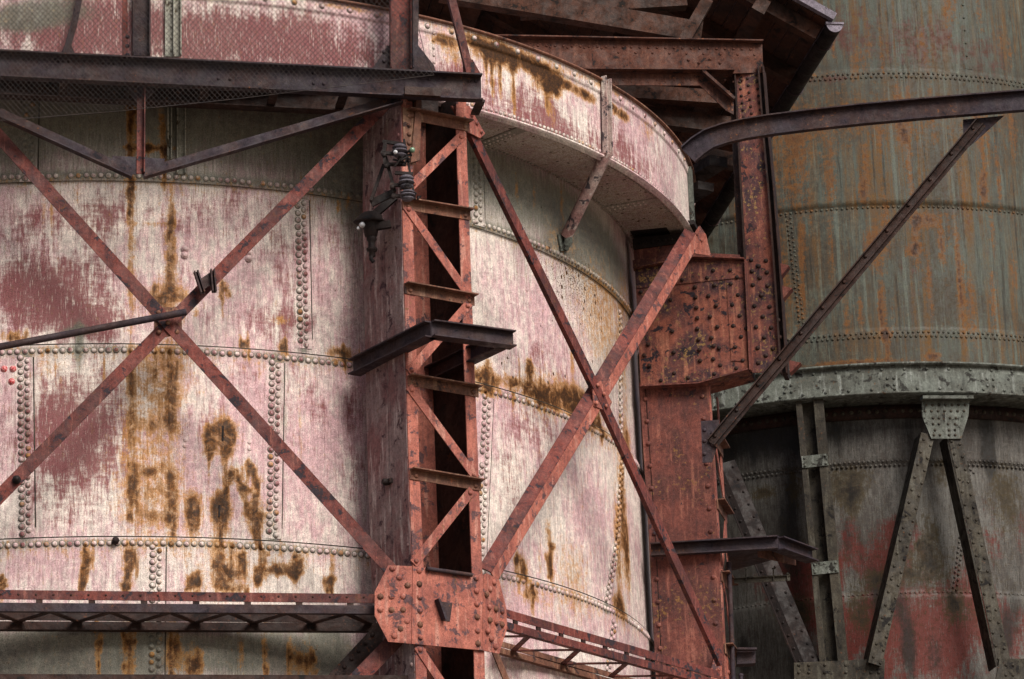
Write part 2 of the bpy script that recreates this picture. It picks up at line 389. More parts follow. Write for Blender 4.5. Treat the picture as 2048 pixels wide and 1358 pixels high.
# ============================================================ PINK TANK
XA, YA = -4.594, 37.111
TA = Rev(XA, YA, lambda z: 6.0)
Z1, Z2, Z3 = TA.hit(500, 374)[1], TA.hit(500, 700)[1], TA.hit(500, 1083)[1]
D = ray(1386, 400); dd = D.copy()
RB = abs(D.x*YA - D.y*XA)/math.hypot(D.x, D.y)
TB_ = Rev(XA, YA, lambda z: RB)
ZB = TB_.hit(1195, 308)[1]; ZT = TB_.hit(1200, 164)[1]
print('TANK', Z1, Z2, Z3, 'brim R', RB, ZB, ZT)
tank = thing('large_tank', 'huge pink and white riveted round tank, rust stained, with an overhanging rim at its top', 'tank', (XA, YA, 0))
BL = [('B',350,700,500,450,.14),('B',1100,800,150,400,.12),('R',1130,950,130,330,-.16),('G',1180,950,90,300,.10),('R',300,900,330,200,.16),('B',60,1310,200,60,.5),('B',20,100,60,900,.1),('R',330,560,420,330,.24),('R',40,450,60,60,.4),('R',110,760,120,30,.2),('R',480,470,80,60,.25),('R',450,750,80,40,.25),('R',230,900,50,120,.35),('R',1150,850,80,60,.35),('R',1030,1060,50,60,.3),('R',100,590,150,75,.85),('R',170,650,80,30,.5),('R',130,840,85,90,.85),('R',130,980,70,90,.55),('R',200,430,130,40,.55),('R',440,400,80,40,.4),  # B: faint grey-green dirt; the lowest blob is painted truss shade
 ('R',640,450,50,60,.45),('R',570,640,60,25,.5),('R',430,860,45,50,.35),('R',700,860,18,130,.4),('R',640,830,25,80,.5),('R',1060,860,60,60,.6),('R',1130,730,90,50,.7),
 ('R',1010,960,30,70,.45),('R',990,650,40,40,.4),('R',480,640,80,40,.3),('R',560,520,30,80,.35),('R',420,980,60,60,.2),('R',1100,1000,60,60,.3),('R',1200,1130,30,60,.3),
 ('R',340,700,80,60,-.5),('R',620,1000,60,120,-.1),('R',1120,560,80,120,-.6),('R',1080,1130,90,80,-.2),('R',450,1130,350,40,-.5),('R',400,1310,400,50,-.8),('R',500,250,500,100,-.8),
 ('G',262,520,8,150,.6),('G',342,500,9,80,.95),('G',345,430,6,60,.5),('G',300,447,40,5,.42),('G',335,600,45,28,.8),('G',330,760,60,50,.38),('G',338,640,28,120,.33),('G',300,980,70,110,.28),('G',310,845,45,16,.42),('G',262,800,9,80,.62),
 ('G',265,960,9,60,.75),('G',345,1000,9,55,.85),('G',342,810,12,60,.6),('G',310,1035,40,10,.3),('G',300,945,14,10,.45),('G',300,900,60,170,.35),
 ('G',447,868,24,32,1.5),('G',415,880,11,28,.95),('G',441,1018,18,30,1.6),('G',470,953,13,15,1.2),('G',502,938,9,11,1.1),('G',487,981,9,9,.95),('G',386,1018,15,30,1.15),('G',386,1050,12,30,.6),
 ('G',508,1025,20,30,1.1),('G',512,1060,9,25,.7),('G',517,965,6,10,.9),('G',440,1065,16,40,.6),('G',450,920,9,60,.7),('G',447,1150,60,60,.25),
 ('G',172,1125,9,26,1.05),('G',165,1160,7,18,.9),('G',262,1128,11,28,.95),('G',437,1138,12,25,1.0),('G',484,1118,8,13,1.0),('G',525,1110,7,9,.9),('G',460,1160,30,22,.95),
 ('G',386,1167,14,20,1.05),('G',555,1140,40,12,1.05),('G',592,1130,9,20,1.1),('G',515,1155,8,13,1.05),('G',655,1172,10,14,1.05),('G',250,1172,10,12,1.0),('G',5,1170,8,14,1),
 ('G',257,1300,11,60,1.1),('G',345,1300,13,55,1.15),('G',386,1330,18,28,1.25),('G',197,1290,6,40,.9),('G',527,1290,6,60,.7),('G',605,1320,22,28,.85),('G',575,1320,6,40,.7),('G',480,1305,6,40,.5),
 ('G',567,690,8,14,1.1),('G',490,690,8,8,1.1),('G',683,706,24,14,1.0),('G',450,580,9,18,1.1),('G',30,672,22,9,.8),('G',560,638,14,10,.6),('B',158,690,8,50,.9),('B',155,660,30,10,.9),('G',600,870,4,80,.4),
 ('G',970,760,22,22,1.5),('G',1062,735,7,14,1.1),('G',1040,772,40,12,.85),('G',1095,795,30,20,1.15),('G',1165,812,30,22,1.25),('G',1140,790,60,30,.6),('G',1190,850,25,12,.8),
 ('G',1250,780,8,120,.35),('G',1255,880,8,30,.6),('G',1040,1137,12,24,1.15),('G',1055,1190,8,12,.95),('G',1097,1100,6,50,.8),('G',1244,1040,7,110,.95),('G',1233,1100,5,90,.8),('G',1236,1215,10,22,1.3),
 ('G',1254,1120,4,70,.6),('G',1250,600,8,50,.4),('G',1140,1150,30,60,.35),('G',1120,480,30,30,.3),('G',1210,640,40,90,.45),('G',1000,1190,200,30,.15),
 ('G',262,250,8,80,1.3),('G',300,296,45,5,1.2),('G',326,270,6,80,.8),('G',368,290,5,60,.5),('G',262,390,6,30,1.0),
 ('S',50,470,70,60,.30),('S',690,580,30,70,.35),('S',640,560,60,60,.2),('S',1000,570,60,90,.3),('S',1170,590,60,90,.95),('S',1130,530,80,50,.5),('S',1080,750,90,45,.65),('S',970,750,40,40,.4),('S',640,1130,70,60,.3),('S',600,1300,90,60,.35),
 ('S',1020,400,60,70,.5),('S',450,960,80,80,.3),('S',310,820,60,200,.2),('S',690,720,30,40,.4),('S',1190,780,30,80,.6),('S',20,1320,30,40,.6),('S',1100,620,60,80,.35),
 ('B',500,245,600,110,.95),('B',690,260,60,120,.3),('B',1190,480,60,55,.7),('B',1120,430,70,70,.45),('B',1010,380,60,70,.35),('B',1230,560,30,60,.5),('B',1150,560,50,60,.3),('B',735,620,12,300,.3),('B',735,1000,12,200,.3),  # B: shade under girder and rim and beside column, painted over grey-green
 ('B',700,300,50,160,.6),('B',200,1310,300,55,1.0),('B',600,1310,160,55,.9),('B',655,1300,30,50,.5),('B',100,1130,200,40,.2),('B',1120,495,30,15,.5),('B',700,420,24,100,.25),('B',1040,510,20,60,.35),('B',0,250,120,130,.3),('B',560,820,14,220,.25),('B',50,880,14,180,.25),('B',600,520,14,150,.25)]  # B: column shade and, lowest, shade below the truss painted in with dirt
rb = random.Random(11)
for ch, x, y, rx, ry, a in [q for q in BL if q[0] == 'G' and q[5] >= .7 and q[1] < 1230]:
    for _ in range(4):
        xx, yy = x + rb.uniform(-1.3, 1.3)*rx, y + rb.uniform(-1.1, 1.3)*ry
        BL.append(('G', xx, yy, rb.uniform(1.8, 5), rb.uniform(3, 16), rb.uniform(.4, .9)))
    for _ in range(2): BL.append(('G', x + rb.uniform(-.8, .8)*rx, y + ry*rb.uniform(.6, 1.5), rb.uniform(1.6, 3), rb.uniform(12, 34), rb.uniform(.4, .75)))
    BL.append(('G', x + rb.uniform(-.6, .6)*rx, y + rb.uniform(-.7, .7)*ry, rx*.5, ry*.3, -.5))
for _ in range(60): BL.append(('G', rb.uniform(0, 1235), rb.choice([375, 705, 1090]) + rb.uniform(0, 45), rb.uniform(2, 4), rb.uniform(15, 50), rb.uniform(.25, .6)))
def build_shell():
    m = MB()
    steps = [(0, .05), (6.0, .05), (Z3+.0, .034), (Z3+.012, .012), (Z2, .012), (Z2+.012, -.012), (Z1-.012, -.012), (Z1, .010), (ZB+.02, .010), (ZT+.2, .01)]
    shell(m, TA, steps, -.22, 1.62, .0042, (7.9, ZB), .026)
    # closed top
    n = 60; vs = [(XA, YA, ZT+.5)] + [(XA+6*math.sin(2*PI*i/n), YA-6*math.cos(2*PI*i/n), ZT+.2) for i in range(n)]
    m.add(vs, [(0, 1+i, 1+(i+1) % n) for i in range(n)])
    o = m.build('shell', M['tank'], tank); wear_shade(o, TA, BL); return o
RP, RR = .0715, .0235
for z, dz, lift in ((Z1, .045, .010), (Z2, -.055, .012), (Z3, -.055, .034)):
    m = MB(); n = int(6*1.95/RP)
    rev_rivets(m, TA, [(-.25 + i*RP/6, z+dz) for i in range(n)], RR, lift, True)
    wear_shade(m.build('rivet_row', M['tank'], tank), TA, BL)
for z, d in ((Z1, -.006), (Z2+.014, -.006), (Z3+.014, .018)):
    m = MB(); ring(m, TA, z-.002, -.25, 1.65, [(d-.01,-.007),(d+.008,-.007),(d+.008,.005),(d-.01,.005)], 200); m.build('seam_line', M['greensteel'], tank)
seams = [([(60,190),(57,364)], .01, .05), ([(602,398),(608,696)], -.012, .05), ([(48,716),(52,1076)], .012, .05), ([(550,726),(544,1078)], .012, .05),
         ([(312,1096),(308,1450)], .034, .05), ([(951,270),(955,452)], .01, .05), ([(972,795),(958,1100),(955,1145)], .012, .05), ([(1241,625),(1242,870)], -.012, .045),
         ([(1242,893),(1230,1090),(1207,1222)], .012, .045), ([(1221,1246),(1208,1345)], .034, .045)]
build_shell()
for pl, lift, hw in seams:
    m = MB(); pts = seam_pts(TA, pl, .036); R = 6
    for i, (t, z) in enumerate(pts):
        rev_rivets(m, TA, [(t + (.033 if i % 2 else -.033)/R, z)], RR, lift+.004, True)
    wear_shade(m.build('rivet_row', M['tank'], tank), TA, BL)
    m = MB(); A9 = seam_pts(TA, pl, .1)
    vs9 = [TA.pt(t + (.086 + q)/6, z, lift + hh) for t, z in A9 for q, hh in ((0,-.004),(0,.012),(.011,.006),(.011,-.004))]
    m.add(vs9, [(i*4+j, i*4+(j+1) % 4, i*4+4+(j+1) % 4, i*4+4+j) for i in range(len(A9)-1) for j in range(4)]); m.build('seam_line', M['greensteel'], tank)
    m = MB(); strip(m, TA, pl, .085, .010, lift); wear_shade(m.build('seam_strip', M['tank'], tank), TA, BL)
for x, y in ((370,497),(497,504),(370,880),(498,885),(480,1297)):
    m = MB(); th, z = TA.hit(x, y)
    rev_rivets(m, TA, [(th, z), (th, z-.062)], .026, .0, True); wear_shade(m.build('bolt_pair', M['tank'], tank), TA, BL)
m = MB(); th, z = TA.hit(14, 740)
for x, y in ((8,738),(26,738),(23,763)):
    m.rivet(TA.px(x, y, .012), TA.nrm(TA.hit(x, y)[0]), .024, True)
rd = NB('bright_red_paint'); rdm = rd.done(rd.mix(rd.ramp(rd.noise(60, 4), .4, .6), (.35,.02,.02), (.55,.25,.25)), .5)
m.build('red_daubed_bolts', rdm, tank)['label'] = 'bolts daubed with bright red paint'
# slots cut in the wall
m = MB()
for x, y0, y1 in ((446, 852, 882), (439, 1010, 1034)):
    p = [TA.px(x, y0, .013), TA.px(x-1, y1, .013)]
    m.sweep([p[0], p[1]], P_flat(.018, .006), TA.nrm(TA.hit(x, y0)[0]))
m.build('slot', M['black'], tank)
m = MB(); m.lathe(TA.px(231,1083,.03), TA.nrm(TA.hit(231,1083)[0]), [(.035,0),(.035,.05),(.028,.07),(.01,.075)], 8); m.build('bolt', M['black'], tank)
# the rim: band, lip, soffit
BB = [('R',1100,230,300,140,.28),('R',560,90,260,60,1.15),('R',150,60,220,70,1.1),('R',1080,230,60,60,.55),('R',1260,330,60,60,.45),('R',900,160,40,40,.55),('R',1150,280,60,40,.55),('R',1000,200,80,50,.35),('R',1340,360,20,60,.2),
 ('G',889,82,26,10,1.15),('G',950,85,25,10,1.1),('G',985,104,34,22,1.7),('G',1026,130,8,18,1.2),('G',1067,137,26,12,1.15),('G',1094,166,22,20,1.5),('G',1108,172,14,16,1.2),('G',1135,172,12,8,1.1),('G',1170,190,20,10,1.25),('G',1228,219,9,9,1.1),('G',1247,231,10,10,1.15),('G',1222,210,6,6,1),
 ('G',985,155,3.5,42,1.0),('G',1000,150,3.5,40,.95),('G',972,140,3,30,.9),('G',1027,190,3.5,46,1.0),('G',1095,200,4,30,.9),('G',1106,230,2.5,40,.6),('G',905,110,22,16,.6),('G',1050,120,60,16,.5),('G',1100,140,50,20,.4),('G',1295,260,14,20,.4),('G',900,60,60,8,.45),('G',700,18,60,6,.6),('G',1200,170,60,8,.5),
 ('B',100,20,90,30,.9),('B',40,40,60,25,1.0),('B',865,90,8,60,.4),('B',1340,300,20,40,.3),('G',1040,110,30,8,.7),('G',1120,160,16,8,.7),('S',1200,190,60,30,.4),('S',1000,110,80,40,.3),('R',800,20,600,8,-1.0)]
def rimstuff():
    m = MB()
    lipz = ZT - .13
    shell(m, TB_, [(ZB, 0), (lipz, 0), (lipz+.006, .012), (ZT, .012)], -.22, 1.75, .0055, (ZB, ZT), .03)
    wear_shade(m.build('rim_band', M['tank'], tank), TB_, BB)
    m = MB(); ring(m, TB_, ZT, -PI, PI, [(-.12,0),(.05,0),(.05,.02),(-.12,.02)], 260); m.build('rim_flange', M['lace'], tank)
    m = MB(); ring(m, TB_, ZB, -PI, PI, [(-.02,-.004),(.045,-.004),(.045,-.022),(.0,-.022),(.0,-.05),(-.02,-.05)], 260); wear_shade(m.build('rim_ledge', M['tank'], tank), TB_, [])
    # soffit plate
    n = 300; vs = []; rr = [5.99 + (RB-5.99)*i/8 for i in range(9)]
    for i in range(n):
        t = -PI + 2*PI*i/n
        for r in rr: vs.append((XA+r*math.sin(t), YA-r*math.cos(t), ZB-.012))
    m = MB(); m.add(vs, [(i*9+j, i*9+j+1, ((i+1) % n)*9+j+1, ((i+1) % n)*9+j) for i in range(n) for j in range(8)])
    o = m.build('rim_soffit', M['tank'], tank)
    me = o.data; a = me.color_attributes.new('wear_shade', 'FLOAT_COLOR', 'POINT')
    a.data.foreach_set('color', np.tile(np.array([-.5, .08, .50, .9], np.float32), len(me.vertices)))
    m = MB(); n = int(RB*1.95/.062)
    rev_rivets(m, TB_, [(-.25+i*.062/RB, ZB+.045) for i in range(n)], .017, .0, True)
    m2 = MB()
    for i in range(n):
        t = -.25+i*.062/RB
        for r in (6.05, RB-.07): m2.rivet(vec(XA+r*math.sin(t), YA-r*math.cos(t), ZB-.013), vec(0,0,-1), .016)
    rev_rivets(m, TB_, [(-.25+i*.29/RB, ZT-.065) for i in range(int(n*.062/.29))], .022, .012, True)
    wear_shade(m.build('rivet_row', M['tank'], tank), TB_, []); wear_shade(m2.build('rivet_row', M['tank'], tank), TB_, [('B',1100,300,900,900,.75)])
    # radial joints of the soffit
    m = MB(); k = MB()
    for x, y in ((1015, 268), (1280, 405), (800, 215)):
        p = at_z(x, y, ZB-.012); t = math.atan2(p.x-XA, YA-p.y); e = vec(math.sin(t), -math.cos(t), 0); s_ = vec(math.cos(t), math.sin(t), 0); c0 = vec(XA, YA, ZB-.018)
        m.box(c0+e*(6+RB)/2, e*(RB-6)/2, s_*.07, vec(0,0,.006))
        for i in range(8):
            for sgn in (-1, 1): k.rivet(c0 + e*(6.08 + i*.058) + s_*(sgn*.035) - vec(0,0,.006), vec(0,0,-1), .014)
    wear_shade(m.build('soffit_joint', M['tank'], tank), TB_, [('B',1100,300,500,500,.8)]); wear_shade(k.build('rivet_row', M['tank'], tank), TB_, [])
    m = MB()
    for x0, x1, y0, y1 in ((866, 868, 52, 140), (357, 358, 4, 116)):
        pts = seam_pts(TB_, [(x0, y0), (x1, y1)], .075); rev_rivets(m, TB_, pts, .018)
    wear_shade(m.build('rivet_row', M['tank'], tank), TB_, BB)
rimstuff()
# end stiffener of the rim, at its right edge
m = MB(); th, z = TB_.hit(1378, 400); th = min(th, 1.5)
e = TB_.nrm(th)
m.sweep([TB_.pt(th, ZB-.03, 0), TB_.pt(th, ZT-.05, 0)], P_C(.11, .05), e); m.build('rim_stiffener', M['greenpale'], tank)
# bent bracket from rim to wall
pth = [TB_.px(1203, 158, 0, .03), TB_.px(1206, 312, 0, .03), TA.px(1121, 475, 0, .07), TA.px(1121, 497, 0, .01)]
m = MB(); m.sweep(pth[:2], P_C(.11, .06), TB_.nrm(TB_.hit(1205, 230)[0]))
br = m.build('bent_bracket', M['grey_pipe'], tank)
m = MB(); d = (pth[2]-pth[1]); m.tube([pth[1]+vec(-.01,0,.03), pth[1].lerp(pth[2],.06), pth[2]], .062, 14); m.build('bracket_leg', M['grey_pipe'], tank)
m = MB(); m.tube([pth[2]-d*.03, pth[2]+vec(.02,0,-.06), TA.px(1124,497,0,.03)], .045, 12); m.sweep([TA.px(1118,470,0,.02), TA.px(1124,503,0,.02)], P_flat(.15,.015), TA.nrm(TA.hit(1120,490)[0])); m.build('bracket_foot', M['greenpale'], tank)
m = MB()
for i in range(6):
    p = pth[0].lerp(pth[1], .1+.15*i); m.rivet(p + TB_.nrm(.9)*.012 + vec(0,0,0), TB_.nrm(TB_.hit(1205,230)[0]), .018)
m.build('rivet_row', M['grey_pipe'], tank)
# guide rails on the wall, upper left
m = MB()
for x0, x1, wd in ((338, 338, .045), (361, 361, .09)):
    for a, b_ in (((x0, 195), (x1, 350 if x0 > 350 else 322)),):
        p, q = TA.px(*a, 0, .01), TA.px(*b_, 0, .01)
        m.sweep([p, q], P_C(wd, .06), TA.nrm(TA.hit(*a)[0]))
m.build('guide_rail', M['rail'], tank)
m = MB()
for x0 in (338, 352):
    p, q = TB_.px(x0, -60, 0, .03), TB_.px(x0, 116, 0, .03)
    m.sweep([p, q], P_ang(.085, .07), TB_.nrm(TB_.hit(x0, 20)[0]))
for i in range(7):
    m.rivet(TB_.px(342, -40+i*24, 0, .045), TB_.nrm(TB_.hit(342, 0)[0]), .018)
m.build('guide_rail', M['rail'], tank)

# ============================================================ FRAME GEOMETRY
RF = 7.12
def er(a): return vec(math.sin(a), -math.cos(a), 0)
def et(a): return vec(math.cos(a), math.sin(a), 0)
C0 = vec(XA, YA, 0)
D = ray(884, 700); DIR = 0
# corner azimuth so that the column face centre projects to x=884
best = min((abs((lambda P: math.hypot(P.x-XA, P.y-YA))(CAM + D*t) - RF), t) for t in np.arange(28, 36, .01))
Pc = CAM + D*best[1]; AZ = math.atan2(Pc.x-XA, YA-Pc.y); print('corner azimuth', math.degrees(AZ), Pc)
AZ1, AZ0, AZ2 = AZ, AZ - PI/4, AZ + PI/4
V0, V1, V2 = C0 + er(AZ0)*RF, C0 + er(AZ1)*RF, C0 + er(AZ2)*RF
F1 = Plane(V1, er(AZ1))
nL = er((AZ0+AZ1)/2); nR = er((AZ1+AZ2)/2)
PL = Plane(V1, nL); PR = Plane(V1, nR)
def mid(*p): return sum(p, Vector())/len(p)
def spx(P, Q, off=0): pass
def fl(m, pl, a, b_, wpx, t=.012, off=0., prof=None):
    A, B_ = pl(*a, off), pl(*b_, off)
    m.sweep([A, B_], prof or P_flat(wpx, t), pl.n)
    return A, B_
def quadpx(m, pl, pts, t=.012, off=0.): m.prism([pl(*p, off) for p in pts], pl.n*t)

# ============================================================ LATTICE COLUMN (front)
def lattice_column():
    c = thing('lattice_column', 'salmon red riveted box column with laced open front, standing before the pink tank', 'column', (Pc.x, Pc.y, 0))
    e, t = er(AZ1), et(AZ1)
    # corner angles on the front face
    m = MB()
    pts_l = [(803, 180), (803, 410), (816, 934), (824, 1130), (835, 1500)]; wl = [22, 22, 22, 22, 22]
    L = [F1(x, y) for x, y in pts_l]; L.append(vec(L[-1].x+.0, L[-1].y, 0)); W = .115
    pts_r = [(931, 180), (931, 263), (942, 589), (955, 934), (963, 1140), (972, 1500)]
    Rr = [F1(x, y) for x, y in pts_r]; Rr.append(vec(Rr[-1].x, Rr[-1].y, 0))
    def anglecol(line, sgn):
        mm = MB()
        for p, q in zip(line[:-1], line[1:]):
            for (o1, w1, d0, d1) in ((0, W, 0, .014), (0, .014, -.11, 0)):
                a = p + e*d0; bq = q + e*d0
                mm.add([a, a+t*sgn*w1, a+t*sgn*w1+e*(d1-d0), a+e*(d1-d0), bq, bq+t*sgn*w1, bq+t*sgn*w1+e*(d1-d0), bq+e*(d1-d0)],
                       [(0,1,2,3),(4,7,6,5),(0,4,5,1),(1,5,6,2),(2,6,7,3),(3,7,4,0)])
        return mm
    anglecol(L, 1).build('corner_angle', M['salmon'], c); anglecol(Rr, -1).build('corner_angle', M['salmon'], c)
    # side plate (left face), runs back towards the tank
    SP = Plane(L[2], -t)
    def side(pts, name, mat, off, base=0):
        mm = MB(); mm.prism([SP(*p) for p in pts], -t*off); return mm.build(name, mat, c)
    a = [SP(x, y, .0) for x, y in ((722,180),(723,300),(735,934),(741,1150),(748,1500))]
    dep = [max(.3, (F1.p - p).dot(e)) for p in a]; print('col depth', dep)
    dp = sum(dep[1:4])/3
    mm = MB(); jj = .45
    for u0, u1 in ((0.0, dp*jj-.009), (dp*jj+.009, dp)):
        for p, q in zip(L[:-1], L[1:]):
            o = -t*.006
            A_ = [p - e*u0, p - e*u1, q - e*u1, q - e*u0]; mm.prism([x + o for x in A_], t*.014)
    # back of the gap
    for p, q in zip(L[:-1], L[1:]): 0
    mm.build('side_plate', M['mauve'], c)
    mm = MB()
    for p, q in zip(Rr[:-1], Rr[1:]): mm.prism([p - e*.012 - t*.014, p - e*dp - t*.014, q - e*dp - t*.014, q - e*.012 - t*.014], t*.012)
    mm.build('side_plate', M['brown'], c)
    mm = MB(); zt = L[0].z
    lb, rb = L[2], Rr[3]
    for p, q, r_, s_ in zip([L[0], L[4]], [L[4], L[5]], [Rr[0], Rr[5]], [Rr[5], Rr[6]]):
        mm.prism([p-e*dp, r_-e*dp, s_-e*dp, q-e*dp], -e*.012)
    cc = (L[0]+Rr[0])/2 - e*(dp-.02); c2 = (L[4]+Rr[5])/2 - e*(dp-.02); mm.sweep([cc, c2], P_flat(.02, .02), e)
    mm.build('back_plate', M['salmon'], c)
    # rivets on the side plate
    mm = MB()
    for i in range(70):
        z = 7.2 + i*.225
        for k, u in ((0, .05), (1, dp-.06)):
            f = min(max((L[0].z - z)/(L[0].z-L[4].z), 0), 1); P0 = L[0].lerp(L[4], f); P0.z = z + k*.06
            if z < L[0].z: mm.rivet(P0 - e*u - t*.008, -t, .026)
    each_rivet(mm, M['mauve'], c)
    # horizontal lacing angles
    for i, (p, q, x) in enumerate([((812,229),(938,254),0), ((804,409),(940,431),1), ((808,577),(948,602),1), ((815,761),(956,785),1), ((819,948),(961,972),1)]):
        A_, B_ = F1(*p, .014), F1(*q, .014); mm = MB()
        mm.sweep([A_, B_], [(-.05, 0), (.05, 0), (.05, .09), (.038, .09), (.038, .012), (-.05, .012)], e)
        for f in (.08, .92): mm.rivet(A_.lerp(B_, f) + e*.012 - vec(0,0,.01), e, .024)
        mm.build('lacing_angle', M['lace'], c)
    for i, (p, q) in enumerate([((921,274),(826,368)), ((816,419),(936,590)), ((934,612),(822,740)), ((822,780),(947,950)), ((939,986),(831,1122)), ((839,1300),(905,1400))]):
        A_, B_ = F1(*p, .015), F1(*q, .015); mm = MB()
        d = (B_-A_).normalized()*.04
        mm.sweep([A_-d, B_+d], P_flat(.088, .012), e)
        mm.rivet(A_+e*.012, e, .026); mm.rivet(B_+e*.012, e, .026)
        mm.build('lacing_bar', M['salmon'], c)
    # gusset plate, folded in three
    g = MB(); f0, f1 = [(824,1131),(822,1290)], [(965,1148),(962,1301)]
    A_, B_, C_, D_ = F1(824,1133,.03), F1(965,1150,.03), F1(962,1301,.03), F1(822,1288,.03)
    g.prism([A_, B_, C_, D_], e*.014)
    WL = Plane(A_, nL); WR = Plane(B_, nR)
    g.prism([A_, D_, WL(776,1284), WL(749,1232), WL(749,1184), WL(776,1131)], nL*.014)
    g.prism([B_, WR(972,1147), WR(996,1161), WR(1010,1215), WR(1012,1256), WR(996,1308), C_], nR*.014)
    gp = g.build('gusset_plate', M['salmon'], c)
    g = MB()
    for x, y in ((785,1137),(799,1155),(815,1171),(761,1193),(783,1193),(806,1193),(761,1219),(783,1220),(806,1220),(814,1243),(801,1258),(789,1272)): g.rivet(WL(x, y, .014), nL, .031)
    for x in (838,):
        for y in (1141,1168,1194,1221,1249,1274): g.rivet(F1(x+(y-1141)*.02, y, .044), e, .031)
    for y in (1156,1182,1208,1234,1261,1287): g.rivet(F1(952+(y-1156)*.03, y, .044), e, .031)
    for x, y in ((988,1165),(980,1178),(973,1189),(979,1214),(992,1218),(1004,1222),(980,1240),(993,1244),(1004,1249),(976,1262),(983,1277),(991,1293)): g.rivet(WR(x, y, .014), nR, .031)
    each_rivet(g, M['salmon'], gp, alt=M['lace'])
    g = MB(); q = F1(884,1222,.044)
    g.prism([F1(869,1201,.044), F1(904,1207,.044), F1(899,1243,.044), F1(884,1241,.044)], e*.008)
    g.prism([F1(869,1200,.05), F1(873,1201,.05), F1(888,1241,.05), F1(883,1242,.05)], e*.07)
    g.build('clip', M['purple'], gp)
    g = MB(); g.tube([F1(853,1137,.07), F1(944,1150,.07)], .02, 10); g.build('rod', M['purple'], c)
    # plates at the head
    g = MB(); P2 = Plane(F1.p, e, .02)
    g.prism([F1(835,178,.05), F1(844,180,.05), F1(840,320,.05), F1(822,325,.05)], -e*.15)
    g.prism([F1(804,215,.01), F1(838,222,.01), F1(830,330,.01), F1(806,330,.01)], e*.014)
    for y in (232, 250, 268, 286): g.rivet(F1(818, y, .026), e, .026)
    g.build('head_plate', M['lace'], c)
    # vertical slot catch on the side plate
    g = MB(); p = SP(778, 964, .01); g.box(p, vec(0,0,.02), e*.06, t*.03); g.lathe(p - t*.0, -t, [(.03,0),(.03,.06),(.02,.07)], 8); g.build('catch', M['black'], c)
    return c, L, Rr, SP, dp
COL, CL, CR, SP, DP = lattice_column()

